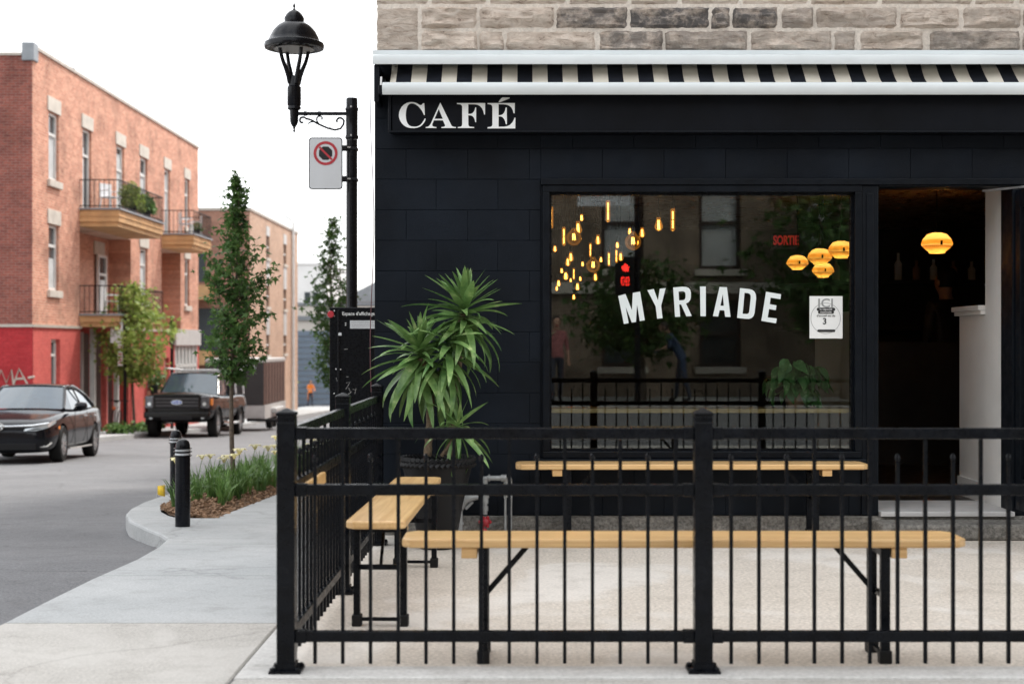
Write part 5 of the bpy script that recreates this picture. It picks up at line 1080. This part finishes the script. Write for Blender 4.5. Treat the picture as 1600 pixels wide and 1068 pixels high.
for z_ in (.35, .7): MB().lathe([(.285, g(72) + z_), (.275, g(72) + z_ + .12)], 14, (-9.3, 72, 0), cap=False).build('band', M['sign_white'], cb_)
# ------------------------------------------------------------------ parking sign post, plain post, bicycle
sp1 = thing('sign_post', (-12.1, 43.6, g(43.6)), 'dark post with white parking signs in front of the red doors', 'sign post'); X_, Y_ = -12.1, 43.6
MB().tube([(X_, Y_, g(Y_)), (X_, Y_, 2.0)], .05, 8).build('post', M['matt_black'], sp1, smooth=True); MB().box(X_ - .42, X_ - .05, Y_ - .08, Y_ - .06, 1.25, 1.98).build('sign_plate', M['sign_white'], sp1)
flat('red_ring', [circ(.13, 24), circ(.095, 24)], M['sign_red'], sp1, Vector((X_ - .235, Y_ - .083, 1.75)) - ORIG[sp1]); MB().box(X_ - .26, X_ - .21, Y_ - .0835, Y_ - .081, 1.69, 1.81).build('printed_letter', M['ink'], sp1)
MB().box(X_ - .20, X_ - .052, Y_ - .08, Y_ - .06, .55, 1.22).build('sign_plate', M['sign_white'], sp1); flat('red_ring', [circ(.055, 20), circ(.04, 20)], M['sign_red'], sp1, Vector((X_ - .126, Y_ - .083, 1.1)) - ORIG[sp1])
mb = MB()
for i in range(4): mb.box(X_ - .18, X_ - .075, Y_ - .0835, Y_ - .081, .62 + i * .09, .66 + i * .09)
mb.build('printed_line', M['sign_red'], sp1)
sp2 = thing('utility_post', (-12.3, 50.3, g(50.3)), 'thin dark utility post against the white shopfront of the brick building', 'post'); MB().tube([(-12.3, 50.3, g(50.3)), (-12.3, 50.3, 2.2)], .055, 8).build('shaft', M['matt_black'], sp2, smooth=True); MB().box(-12.37, -12.23, 50.2, 50.4, 1.2, 2.0).build('control_box', M['matt_black'], sp2)
def bicycle(loc, rz):
    t = thing('bicycle', (0, 0, 0), 'parked bicycle leaning at the sign post on the far pavement', 'bicycle'); ORIG[t] = Vector((0, 0, 0)); r_ = .34
    for y in (-.52, .52):
        w_ = MB(); w_.tube([(0, y + r_ * math.cos(a), r_ + .02 + r_ * math.sin(a)) for a in np.linspace(0, 2 * math.pi, 29)], .017, 6, cap=False); wo = w_.build('wheel', M['rubber'], t, smooth=True)
        s_ = MB()
        for a in np.linspace(0, math.pi, 9)[:-1]: s_.tube([(0, y + r_ * math.cos(a), r_ + .02 + r_ * math.sin(a)), (0, y - r_ * math.cos(a), r_ + .02 - r_ * math.sin(a))], .002, 4)
        s_.build('spokes', M['steel'], wo)
    A, B, S, Hd, Fk, Rr = (0, .05, .30), (0, .20, .78), (0, .22, .92), (0, -.36, .82), (0, -.52, .36), (0, .52, .36)
    f_ = MB()
    for p, q in ((A, B), (B, S), (A, (0, -.38, .72)), ((0, .19, .74), Hd), (A, Rr), (B, Rr), (Hd, Fk), (Hd, (0, -.33, .98))): f_.tube([p, q], .017, 8)
    f_.build('frame', M['light_grey'], t, smooth=True); MB().tube([(-.28, -.28, 1.0), (-.1, -.33, 1.0), (.1, -.33, 1.0), (.28, -.28, 1.0)], .014, 6).build('handlebar', M['matt_black'], t, smooth=True)
    MB().lathe([(.02, .92), (.09, .94), (.07, .97)], 10, (0, .24, 0)).build('saddle', M['matt_black'], t, smooth=True); MB().lathe([(.08, -.01), (.08, .01)], 12, (0.03, .05, .30), axis='x').build('chainring', M['steel'], t); MB().tube([(0, .38, .74), (0, .70, .74)], .05, 6).build('orange_bag', M['orange_plastic'], t)
    t.location = loc; t.rotation_euler = (0, R(4), rz)
bicycle((-12.25, 43.1, g(43.1)), R(25))
# ------------------------------------------------------------------ vehicles (front towards -Y)
def bake(o, cutters):
    for c in cutters:
        b = o.modifiers.new('cut', 'BOOLEAN'); b.operation = 'DIFFERENCE'; b.solver = 'EXACT'; b.object = c
    dg = bpy.context.evaluated_depsgraph_get(); me = bpy.data.meshes.new_from_object(o.evaluated_get(dg)); o.modifiers.clear(); o.data = me; shade_me(me)
    for c in cutters: bpy.data.objects.remove(c)
def shade_me(me):
    me.polygons.foreach_set('use_smooth', [True] * len(me.polygons)); me.set_sharp_from_angle(angle=R(35))
def car_body(t, st, mat, axles, wr):
    rows = []
    for (y, w_, zb_, zs_, zc_) in st:
        zm = zb_ + (zs_ - zb_) * .5
        half = [(0, zc_), (w_ * .5, zc_ - .006), (w_ * .82, zs_ + (zc_ - zs_) * .35), (w_ * .925, zs_ - .02), (w_ * .97, zs_ - (zs_ - zm) * .4), (w_, zm + .04), (w_ * .975, zb_ + (zm - zb_) * .45), (w_ * .91, zb_), (0, zb_)]
        full = half + [(-a, b) for a, b in half[-2:0:-1]]; rows.append([(a, y, b) for a, b in full])
    n = len(rows[0]); m_ = MB(); m_.add([p for r in rows for p in r], [(i*n+j, i*n+(j+1)%n, (i+1)*n+(j+1)%n, (i+1)*n+j) for i in range(len(rows)-1) for j in range(n)] + [tuple(range(n)), tuple((len(rows)-1)*n + j for j in range(n-1, -1, -1))])
    o = m_.build('body', mat, t); s_ = o.modifiers.new('sub', 'SUBSURF'); s_.levels = 2; s_.render_levels = 2
    cut = []
    for ay in axles:
        for sgn in (-1, 1):
            w_ = st[len(st)//2][1]; c = MB().lathe([(wr * 1.14, -.16), (wr * 1.14, .2)], 28, (sgn * (w_ - .10), ay, wr), axis='x').build('cutter', None); cut.append(c)
    bake(o, cut); return o
def wheel(t, x, y, r_, wd, sgn, spokes=5):
    w_ = thing('wheel', (x, y, r_), None, None); w_.parent = t; ORIG[w_] = Vector((0, 0, 0)); w_.location = (x, y, r_)
    MB().lathe([(r_ * .66, -wd / 2), (r_ * .93, -wd / 2), (r_, -wd * .36), (r_, wd * .36), (r_ * .93, wd / 2), (r_ * .66, wd / 2), (r_ * .64, 0), (r_ * .66, -wd / 2)], 32, axis='x', cap=False).build('tyre', M['rubber'], w_, smooth=True)
    m_ = MB(); m_.lathe([(r_ * .66, sgn * wd * .44), (r_ * .60, sgn * wd * .46), (r_ * .58, sgn * wd * .25)], 28, axis='x', cap=False); m_.lathe([(r_ * .16, sgn * wd * .2), (r_ * .16, sgn * wd * .42), (r_ * .10, sgn * wd * .44)], 14, axis='x')
    for k in range(spokes):
        for dd in (-.12, .12):
            a = 2 * math.pi * k / spokes + dd; m_.beam((sgn * wd * .36, r_ * .12 * math.cos(a), r_ * .12 * math.sin(a)), (sgn * wd * .42, r_ * .61 * math.cos(a), r_ * .61 * math.sin(a)), r_ * .07, .03, Vector((1, 0, 0)))
    m_.build('rim', M['alloy'], w_, smooth=True); MB().lathe([(r_ * .60, sgn * wd * .05), (r_ * .60, sgn * wd * .10)], 24, axis='x').build('brake_disc', M['matt_black'], w_)
def greenhouse(t, Ab, At, Bt, Ct, Cb, bulge, belt, mat, rear=True):
    """windscreen, side glass, rear glass, roof skin and pillars from the pillar points of the left side (x > 0)"""
    mir = lambda p: (-p[0], p[1], p[2])
    def strip(p, q, pm_, qm_, bz, n=8): # ruled surface across the car with forward bulge
        rows = []
        for v_ in np.linspace(0, 1, 5):
            a = Vector(p).lerp(Vector(q), v_); b = Vector(pm_).lerp(Vector(qm_), v_); rows.append([tuple(a.lerp(b, u_) + Vector((0, bz * 4 * u_ * (1 - u_), .02 * 4 * u_ * (1 - u_)))) for u_ in np.linspace(0, 1, n)])
        return rows
    MB().grid(strip(Ab, At, mir(Ab), mir(At), -bulge)).build('windscreen', M['car_glass'], t, smooth=True)
    if rear: MB().grid(strip(Cb, Ct, mir(Cb), mir(Ct), bulge)).build('rear_window', M['car_glass'], t, smooth=True)
    for s in (1, -1):
        f = (lambda p: p) if s == 1 else mir; bm_ = [f(p) for p in belt]; tops = [At, Bt, Ct]; pts = [f(Ab)] + bm_ + [f(Cb)] + [f(p) for p in (Ct, Bt, At)]
        MB().add(pts, [tuple(range(len(pts)))]).build('side_window', M['car_glass'], t)
        q = [Vector(f(p)) for p in (Ab, At, Bt, Ct, Cb)]
        MB().tube([q[0], q[1] + Vector((0, -.02, -.015)), q[1], q[1].lerp(q[2], .5) + Vector((0, 0, .008)), q[2], q[2].lerp(q[3], .5) + Vector((0, 0, .012)), q[3], q[3].lerp(q[4], .5) + Vector((0, .02, .02)), q[4]], [.028, .03, .03, .03, .03, .03, .034, .05, .06], 8).build('pillar', mat, t, smooth=True)
        bmid = Vector(bm_[len(bm_) // 2]); MB().beam(bmid, q[2] + Vector((0, .02, -.01)), .06, .02).build('door_pillar', M['matt_black'], t)
    rows = []
    for p in (At, Vector(At).lerp(Vector(Bt), .5), Bt, Vector(Bt).lerp(Vector(Ct), .5), Ct):
        p = Vector(p); e = .03 if p is not None else 0; rows.append([(p.x * (1 - 2 * u_), p.y + (-bulge if p.y == At[1] else 0) * 4 * u_ * (1 - u_), p.z + .015 + .035 * 4 * u_ * (1 - u_)) for u_ in np.linspace(0, 1, 11)])
    o = MB().grid(rows).build('roof', mat, t, smooth=True); o.modifiers.new('s', 'SOLIDIFY').thickness = .02
def car():
    t = thing('sedan_car', (0, 0, 0), 'black four-door sedan driving on the street at the left edge', 'car'); ORIG[t] = Vector((0, 0, 0))
    st = [(-2.33,.55,.34,.50,.56),(-2.30,.66,.24,.60,.66),(-2.20,.80,.19,.68,.73),(-2.0,.87,.17,.75,.80),(-1.43,.90,.17,.85,.90),(-.85,.90,.17,.905,.96),(-.3,.90,.17,.92,.95),(.4,.90,.17,.93,.95),(1.27,.90,.18,.97,.99),(1.8,.885,.2,.99,1.03),(2.15,.85,.26,.985,1.03),(2.28,.78,.34,.93,.98),(2.32,.65,.42,.84,.88)]
    car_body(t, st, M['car_black'], (-1.43, 1.27), .325)
    for ay in (-1.43, 1.27):
        for s in (-1, 1): wheel(t, s * .79, ay, .325, .215, s, 7)
    greenhouse(t, (.74, -.80, .945), (.585, -.05, 1.345), (.60, .40, 1.385), (.55, 1.12, 1.33), (.70, 1.80, 1.02), .13, [(.805, -.45, .94), (.82, .05, .94), (.82, .42, .945), (.82, .9, .96), (.79, 1.35, .98)], M['car_black'])
    for s in (-1, 1):
        MB().add([(s*.40,-2.315,.605),(s*.60,-2.30,.635),(s*.78,-2.20,.70),(s*.865,-1.93,.765),(s*.868,-1.96,.70),(s*.80,-2.20,.625),(s*.62,-2.315,.575),(s*.42,-2.335,.57)], [tuple(range(8))]).build('headlight', M['headlight'], t)
        MB().add([(s*.885,-1.84,.64),(s*.893,-1.74,.66),(s*.896,-1.74,.60),(s*.890,-1.84,.59)], [(0,1,2,3)]).build('side_marker', M['amber'], t)
        MB().add([(s*.50,-2.30,.42),(s*.78,-2.21,.47),(s*.80,-2.20,.36),(s*.52,-2.295,.33)], [(0,1,2,3)]).build('fog_intake', M['matt_black'], t)
        MB().tube([(s*.42,-2.315,.32),(s*.56,-2.295,.285),(s*.78,-2.20,.30),(s*.83,-2.1,.36)], .014, 6).build('bumper_trim', M['chrome'] if s == 9 else M['light_grey'], t, smooth=True)
        mm = MB(); mm.lathe([(.02,-.12),(.06,-.09),(.075,0),(.065,.09),(.02,.11)], 12, (s*.99,-.50,1.0), axis='x'); mm.beam((s*.86,-.48,.95),(s*.95,-.5,.98),.06,.03); mm.build('wing_mirror', M['car_black'], t, smooth=True)
        for y_ in (.18, 1.05): MB().box(s*.895, s*.925, y_, y_+.2, .80, .825).build('door_handle', M['chrome'], t, bevel=.006)
        for y_ in (-.62, .42, 1.22): MB().beam((s*.903, y_, .90),(s*.906, y_+.03, .30), .008, .006).build('door_seam', M['matt_black'], t)
        MB().beam((s*.90,-1.0,.23),(s*.90,.85,.24),.02,.025).build('sill_trim', M['light_grey'], t)
    MB().add([(-.42,-2.325,.665),(.42,-2.325,.665),(.42,-2.34,.60),(-.42,-2.34,.60)], [(0,1,2,3)]).build('grille', M['matt_black'], t)
    MB().tube([(-.80,-2.19,.705),(-.55,-2.30,.668),(-.2,-2.345,.655),(.2,-2.345,.655),(.55,-2.30,.668),(.80,-2.19,.705)], .017, 6).build('grille_bar', M['chrome'], t, smooth=True)
    MB().box(-.62,.62,-2.338,-2.30,.24,.36).build('lower_grille', M['matt_black'], t, bevel=.01)
    e_ = MB(); e_.beam((-.05,-2.37,.60),(-.04,-2.365,.69),.018,.015); e_.beam((.05,-2.37,.60),(.04,-2.365,.69),.018,.015); e_.beam((-.045,-2.37,.645),(.045,-2.37,.645),.018,.015); e_.tube([(.075*math.cos(a),-2.365,.645+.06*math.sin(a)) for a in np.linspace(0,2*math.pi,17)], .008, 5, cap=False); e_.build('emblem', M['chrome'], t)
    return t
ct = car(); cy_ = 26.95; yaw = math.atan2(.23, 2.7)
ct.location = (-9.22, cy_, road(cy_) + .002); ct.rotation_euler = (R(-2.3), 0, R(5.0))
def truck():
    t = thing('pickup_truck', (0, 0, 0), 'black crew-cab pickup truck parked at the far kerb behind the bollards', 'truck'); ORIG[t] = Vector((0, 0, 0))
    st = [(-2.95,.86,.62,1.10,1.16),(-2.92,.94,.50,1.19,1.25),(-2.75,.995,.44,1.22,1.30),(-2.2,1.01,.42,1.23,1.32),(-1.5,1.01,.42,1.23,1.31),(-1.1,1.0,.42,1.22,1.27),(0,1.0,.42,1.22,1.24),(1.0,1.0,.44,1.23,1.25),(1.3,1.0,.46,1.27,1.27),(2.0,1.0,.48,1.28,1.28),(2.75,1.0,.52,1.28,1.28),(2.92,.97,.58,1.26,1.26),(2.94,.9,.66,1.2,1.2)]
    car_body(t, st, M['truck_black'], (-1.95, 1.72), .41)
    for ay in (-1.95, 1.72):
        for s in (-1, 1): wheel(t, s * .87, ay, .41, .27, s, 6)
    greenhouse(t, (.87, -1.38, 1.245), (.71, -.55, 1.85), (.72, .1, 1.90), (.70, 1.02, 1.87), (.84, 1.20, 1.27), .10, [(.90, -.9, 1.225), (.91, -.3, 1.225), (.91, .12, 1.23), (.91, .7, 1.24)], M['truck_black'])
    for s in (-1, 1):
        MB().box(s*.80-.13, s*.80+.13, -2.975, -2.80, .84, 1.19).build('headlight', M['smoked'], t, bevel=.03); MB().lathe([(.05,-.01),(.055,0),(.05,.02)], 14, (s*.79,-2.985,.96), axis='y').build('headlight_reflector', M['headlight'], t, smooth=True); MB().box(s*.955-.02, s*.955+.035, -2.86, -2.70, .92, 1.12).build('turn_lens', M['amber'], t, bevel=.01)
        MB().lathe([(.06,-.02),(.07,0),(.07,.03)], 14, (s*.74,-2.985,.60), axis='y').build('fog_lamp', M['headlight'], t, smooth=True); MB().box(s*.72-.13, s*.72+.13, -3.0, -2.94, .69, .73).build('bumper_marker', M['amber'], t)
        m_ = MB(); m_.box(s*1.14-.10, s*1.14+.10, -.98, -.85, 1.24, 1.52); m_.beam((s*.95,-.92,1.27),(s*1.08,-.92,1.30),.06,.04); m_.build('wing_mirror', M['matt_black'], t, bevel=.02)
        for ay in (-1.95, 1.72): MB().tube([(s*1.0, ay + .49*math.cos(a), .41 + .49*math.sin(a)) for a in np.linspace(-.1, math.pi + .1, 14)], .035, 6).build('fender_flare', M['matt_black'], t, smooth=True)
        MB().tube([(s*1.02,-1.35,.42),(s*1.06,-1.0,.40),(s*1.06,.9,.40),(s*1.02,1.1,.42)], .05, 8).build('running_board', M['chrome'], t, smooth=True)
        for y_ in (-.1, .95): MB().box(s*1.0, s*1.03, y_, y_+.18, 1.05, 1.09).build('door_handle', M['chrome'], t, bevel=.008)
        for y_ in (-1.05, .12, 1.12): MB().beam((s*1.004, y_, 1.2),(s*1.006, y_, .5), .012, .006).build('door_seam', M['matt_black'], t)
    MB().box(-.66,.66,-2.972,-2.86,.80,1.22).build('grille', M['matt_black'], t, bevel=.015)
    fr = MB(); frame_boxes(fr, -2.998, -2.955, -.68, .68, .78, 1.24, .055); fr.build('grille_surround', M['truck_black'], t, bevel=.01)
    for z_ in (.89, .985, 1.08): MB().box(-.62,.62,-2.992,-2.955,z_,z_+.05).build('grille_bar', M['trailer_dark'], t, bevel=.008)
    o = link('emblem_plate', flat_mesh('emblem_plate', [[(.16*math.cos(a), .065*math.sin(a)) for a in np.linspace(0, 2*math.pi, 28, endpoint=False)]], .02), M['chrome'], t); o.location = (0,-3.005,1.01)
    o = link('emblem_oval', flat_mesh('emblem_oval', [[(.145*math.cos(a), .052*math.sin(a)) for a in np.linspace(0, 2*math.pi, 28, endpoint=False)]], .01), M['badge_blue'], t); o.location = (0,-3.018,1.01)
    o = link('emblem_text', text_mesh('emblem_text', 'Ford', .085, .004, 'CENTER', 1.1), M['letter'], t); o.location = (0, -3.026, 1.01)
    MB().box(-.95,.95,-3.02,-2.86,.56,.74).build('bumper', M['truck_black'], t, bevel=.04); MB().box(-.45,.45,-3.03,-2.95,.50,.63).build('bumper_intake', M['matt_black'], t, bevel=.02)
    MB().box(-.9,.9,1.25,2.85,.9,1.284).build('bed_cover', M['matt_black'], t, bevel=.01)
    r_ = MB()
    for y_ in (1.35, 2.75): r_.tube([(-.9,y_,1.28),(-.85,y_,2.02),(.85,y_,2.02),(.9,y_,1.28)], .03, 8)
    for s in (-1, 1): r_.tube([(s*.85,-.6,2.03),(s*.85,2.85,2.03)], .03, 8)
    r_.build('ladder_rack', M['plastic_white'], t, smooth=True)
    return t
tk = truck(); ty_ = 45.45; tk.location = (-10.28, ty_, road(ty_) + .002); tk.rotation_euler = (R(-2.3), 0, R(.6)); tk.scale = (1.04, 1.0, 1.05)
# cargo trailer behind the truck
tr = thing('cargo_trailer', (-10.4, 52, road(52)), 'dark brown enclosed cargo trailer parked behind the pickup truck', 'trailer'); z0 = road(52); x0, x1, y0, y1 = -11.5, -9.34, 52, 56.6
MB().box(x0, x1, y0 + .002, y1, z0 + .95, z0 + 2.5).build('cargo_box', M['trailer_brown'], tr, bevel=.02); MB().box(x0 - .01, x1 - .02, y0 - .05, y0, z0 + .95, z0 + 2.5).build('front_panel', M['trailer_dark'], tr)
for i in range(7): MB().box(x1, x1 + .02, y0 + .3 + i * .62, y0 + .34 + i * .62, z0 + .97, z0 + 2.48).build('side_rib', M['trailer_dark'], tr)
MB().box(x0, x1 + .02, y0 - .06, y1 + .02, z0 + 2.505, z0 + 2.66).build('roof', M['light_grey'], tr, bevel=.03); MB().box(x0, x1 + .03, y0 - .04, y1, z0 + .45, z0 + .945).build('skirt', M['light_grey'], tr); MB().box(x1 - .9, x1 - .3, y0 - .07, y0 - .05, z0 + 2.28, z0 + 2.4).build('marker_plate', M['sign_white'], tr)
for s, xx in ((1, x1 - .12), (-1, x0 + .12)):
    for yy_ in (53.8, 54.7): MB().lathe([(.2, -.1), (.33, -.1), (.35, 0), (.33, .1), (.2, .1)], 20, (xx, yy_, z0 + .35), axis='x').build('wheel', M['rubber'], tr, smooth=True)
MB().box(x1 - .02, x1 + .22, 53.3, 55.2, z0 + .62, z0 + .8).build('fender', M['light_grey'], tr, bevel=.04); MB().tube([(x1 - .6, 51.9, z0 + .42), (x1 + .5, 51.7, z0 + .42), (x1 + 1.0, 51.6, z0 + .40)], .06, 8).tube([(x1 + .75, 51.65, z0 + .02), (x1 + .75, 51.65, z0 + .55)], .04, 8).build('tow_bar', M['matt_black'], tr, smooth=True)
# ------------------------------------------------------------------ people
def person(loc, rz, label, top, bottom, pose, hair=True, shirt_z=.92, group=None, bag=False, hat=None):
    t = thing('person', (0, 0, 0), label, 'person', group); ORIG[t] = Vector((0, 0, 0)); lean = pose.get('lean', 0.0); hipz = .93
    def up(x, y, z):                                         # bend the upper body forward (-Y) about the hips
        d = z - hipz; return (x, y - d * math.sin(lean), hipz + d * math.cos(lean)) if d > 0 else (x, y, z)
    V, Ed, Rd, Mi = [], [], [], []
    def v_(p, r_, par=None):
        V.append(p); Rd.append(r_); i = len(V) - 1
        if par is not None: Ed.append((par, i))
        return i
    pel = v_((0, 0, .95), (.155, .11)); wa = v_(up(0, 0, 1.10), (.135, .10), pel); chst = v_(up(0, 0, 1.32), (.165, .11), wa); nk0 = v_(up(0, 0, 1.46), (.07, .065), chst); nk = v_(up(0, -.01, 1.52), (.052, .055), nk0)
    hd0 = v_(up(0, -.025, 1.59), (.072, .085), nk); hd1 = v_(up(0, -.02, 1.67), (.078, .095), hd0); v_(up(0, -.01, 1.735), (.05, .065), hd1); v_(up(0, -.125, 1.62), (.014, .014), hd0)
    for s in (-1, 1):
        st = pose.get('step', 0) * s; h = v_((s * .09, 0, .90), (.095, .10), pel); k_ = v_((s * .10, -st * .5 - .02, .50), (.062, .065), h); an = v_((s * .10, -st + .02, .10), (.04, .045), k_); ft = v_((s * .105, -st - .03, .045), (.042, .04), an); v_((s * .115, -st - .15, .035), (.038, .03), ft)
        sh = v_(up(s * .17, 0, 1.41), (.062, .065), chst); A = pose['arms'][0 if s < 0 else 1]; el = v_(up(*A[0]), (.042, .042), sh); wr_ = v_(up(*A[1]), (.028, .028), el)
        d = (Vector(up(*A[1])) - Vector(up(*A[0]))).normalized(); pw = Vector(up(*A[1])); pa = v_(tuple(pw + d * .055), (.034, .02), wr_); side = d.cross(Vector((0, 0, 1))); side = side.normalized() if side.length > .05 else Vector((1, 0, 0))
        for q in range(4): b_ = pw + d * .075 + side * (q - 1.5) * .019; f1 = v_(tuple(b_ + d * .035), (.0085, .0085), pa); v_(tuple(b_ + d * (.06 + .01 * (q in (1, 2))) + Vector((0, 0, -.015))), (.0075, .0075), f1)
        f1 = v_(tuple(pw + d * .05 + side * -.045), (.010, .010), pa); v_(tuple(pw + d * .085 + side * -.055), (.008, .008), f1)
    me = bpy.data.meshes.new('body'); me.from_pydata(V, Ed, []); o = bpy.data.objects.new('body', me); C.objects.link(o)
    sk = o.modifiers.new('skin', 'SKIN'); sk.use_smooth_shade = True
    for i, r_ in enumerate(Rd): me.skin_vertices[0].data[i].radius = r_; me.skin_vertices[0].data[i].use_root = (i == 0)
    su = o.modifiers.new('sub', 'SUBSURF'); su.levels = 2; su.render_levels = 2
    dg = bpy.context.evaluated_depsgraph_get(); nm = bpy.data.meshes.new_from_object(o.evaluated_get(dg)); bpy.data.objects.remove(o)
    for m_ in (M['skin'], top, bottom, M['matt_black']): nm.materials.append(m_)
    ca, sa = math.cos(lean), math.sin(lean)
    for p in nm.polygons:
        c = p.center; d = (c.z - hipz) * ca - (c.y) * sa; zz_ = hipz + d if d > 0 else c.z      # height along the straightened body
        far = abs(c.x) > .15
        if c.z < .09 and zz_ < .1: p.material_index = 3
        elif zz_ < shirt_z and not far: p.material_index = 2
        elif zz_ > 1.475: p.material_index = 0
        elif far and min((Vector(c) - Vector(up(*A[1]))).length for A in pose['arms']) < .17: p.material_index = 0
        else: p.material_index = 1
        p.use_smooth = True
    link('body', nm, None, t)
    hm = MB(); hc = up(0, .0, 1.675)
    hm.lathe([(.001, .098), (.055, .085), (.085, .045), (.096, 0), (.094, -.05), (.08, -.09)], 16, (hc[0], hc[1] + .012, hc[2]), cap=False)
    hm.v = [(x, y if z > hc[2] + .02 else max(y, hc[1] - .02), z) for x, y, z in hm.v]; ho = hm.build('hair', hat or M['hair'], t, smooth=True)
    ey = MB()
    for s in (-1, 1): p = up(s * .032, -.098, 1.645); ey.lathe([(.003, -.006), (.010, 0), (.003, .006)], 8, p, axis='y')
    ey.build('eye', M['ink'], t); p = up(0, -.105, 1.575); MB().box(p[0] - .022, p[0] + .022, p[1] - .006, p[1] + .006, p[2] - .005, p[2] + .005).build('mouth', M['sign_red'], t)
    for s in (-1, 1): p = up(s * .083, .0, 1.63); MB().lathe([(.006, -.03), (.02, -.01), (.022, .01), (.008, .03)], 8, p).build('ear', M['skin'], t, smooth=True)
    if bag:
        MB().lathe([(.05, .78), (.14, .82), (.16, .95), (.13, 1.10), (.04, 1.14)], 14, (.30, -.02, 0)).build('shoulder_bag', M['canvas'], t, smooth=True); MB().tube([(.26, -.05, 1.1), (.10, -.12, 1.42), (-.05, 0, 1.49), (.15, .12, 1.40), (.28, .03, 1.1)], .014, 6).build('bag_strap', M['canvas'], t, smooth=True)
    t.location = loc; t.rotation_euler = (0, 0, rz); return t
rest = (((-.22, .0, 1.15), (-.24, -.06, .90)), ((.22, .0, 1.15), (.24, -.06, .90)))
work = (((-.24, -.10, 1.18), (-.16, -.34, 1.12)), ((.24, -.12, 1.18), (.15, -.36, 1.10)))
person((-14.0, 95, g(95) + .03), R(35), 'person in an orange work vest and dark trousers standing far up the street', M['orange_vest'], M['navy'], {'arms': work, 'step': .1, 'lean': .1})
person((3.9, 13.0, .136), R(205), 'person in black clothing standing in the dark café beyond the door', M['dark_room'], M['dark_room'], {'arms': rest, 'step': .05}, hat=M['matt_black'])
# ------------------------------------------------------------------ what the window mirrors: the other side of the street behind the camera
ob = thing('opposite_building', (3, -14, 0), 'stone terrace across the street mirrored faintly in the shop window', 'building')
oh = []
for k in range(-4, 9):
    xx = k * 2.2 - .35
    for z0, z1 in ((2.9, 5.0), (6.2, 8.2)): oh.append((xx, xx + .95, z0, z1))
    if k % 3: oh.append((xx, xx + .95, .7, 2.2))
mb = MB(); wall_grid(mb, -22, 26, -.3, 9.5, oh, lambda u, v, d: (u, -14 - d, v), .25); mb.build('facade', M['opp_stone'], ob)
for h in oh:
    f = MB(); frame_boxes(f, -14.24, -14.14, h[0], h[1], h[2], h[3], .08); f.box(h[0] + .08, h[1] - .08, -14.24, -14.16, (h[2] + h[3]) / 2 - .04, (h[2] + h[3]) / 2 + .04); fo = f.build('window', M['dark_door'], ob)
    MB().box(h[0] + .05, h[1] - .05, -14.25, -14.235, h[2] + .05, h[3] - .05).build('pane', M['curtain'] if h[2] > 2 else M['win_glass'], fo); MB().box(h[0] - .1, h[1] + .1, -14.0, -13.85, h[2] - .15, h[2] - .005).build('window_sill', M['lintel'], fo)
MB().box(-22, 26, -14.0, -13.7, 9.5, 9.9).build('cornice', M['lintel'], ob); MB().box(-22, 26, -13.98, -13.9, 2.35, 2.6).build('belt_course', M['lintel'], ob)
tree('street_tree', (2.6, -12.0, 0), 'leafy tree across the street mirrored in the shop window below the lettering', 1.3, [(1.0, .5), (1.5, 1.3), (2.0, 1.5), (2.6, 1.2), (3.0, .5)], 50, 50, .2, M['maple'], .08, 21, spread=.22)
tree('street_tree', (7.0, -12.3, 0), 'larger tree across the street mirrored at the right of the shop window', 2.0, [(1.4, .8), (2.4, 2.0), (3.6, 2.4), (4.8, 2.0), (6.0, .7)], 70, 60, .25, M['maple'], .12, 22, spread=.3)
person((0.75, -11.0, .02), R(170), 'person in red checked shirt with canvas bag, mirrored at the left of the window', M['plaid'], M['navy'], {'arms': rest, 'step': .12}, bag=True)
person((3.35, -11.2, .02), R(-80), 'person in a blue shirt leaning forward, mirrored below the window lettering', M['blue_shirt'], M['navy'], {'arms': work, 'step': .15, 'lean': .55})
sg = thing('pedestrian_signal', (2.1, -10.3, 0), 'pedestrian signal with red hand and countdown mirrored in the shop window', 'traffic signal'); X_ = 2.1; yy_ = -10.3
MB().tube([(X_ + .25, yy_, 0), (X_ + .25, yy_, 4.6)], .06, 10).build('post', M['lamp_metal'], sg, smooth=True); MB().box(X_ - .19, X_ + .19, yy_ - .1, yy_ + .1, 2.2, 2.95).build('housing', M['matt_black'], sg, bevel=.02)
hand = [(-.09, -.10), (.06, -.10), (.10, .0), (.13, .06), (.09, .07), (.05, .03), (.05, .12), (.02, .12), (.015, .04), (.0, .14), (-.03, .14), (-.03, .04), (-.05, .12), (-.08, .11), (-.07, .02), (-.11, .06), (-.13, .03), (-.10, -.05)]
o = link('red_hand', flat_mesh('red_hand', [hand], .004), M['signal_led'], sg); o.rotation_euler = (0, 0, math.pi); o.scale = (.62, 1, .62); o.location = Vector((X_, yy_ + .105, 2.72)) - ORIG[sg]
for dx_ in (-.06, .06):
    o = link('countdown_digit', flat_mesh('countdown_digit', [[(-.045, -.1), (.045, -.1), (.045, .1), (-.045, .1)], [(-.025, -.08), (.025, -.08), (.025, .08), (-.025, .08)]], .004), M['signal_led'], sg); o.scale = (.7, 1, .8); o.location = Vector((X_ + dx_ * .75, yy_ + .105, 2.46)) - ORIG[sg]
MB().box(X_ - .95, X_ + .1, yy_ + .07, yy_ + .09, 3.95, 4.15).build('street_name_plate', M['sign_white'], sg)
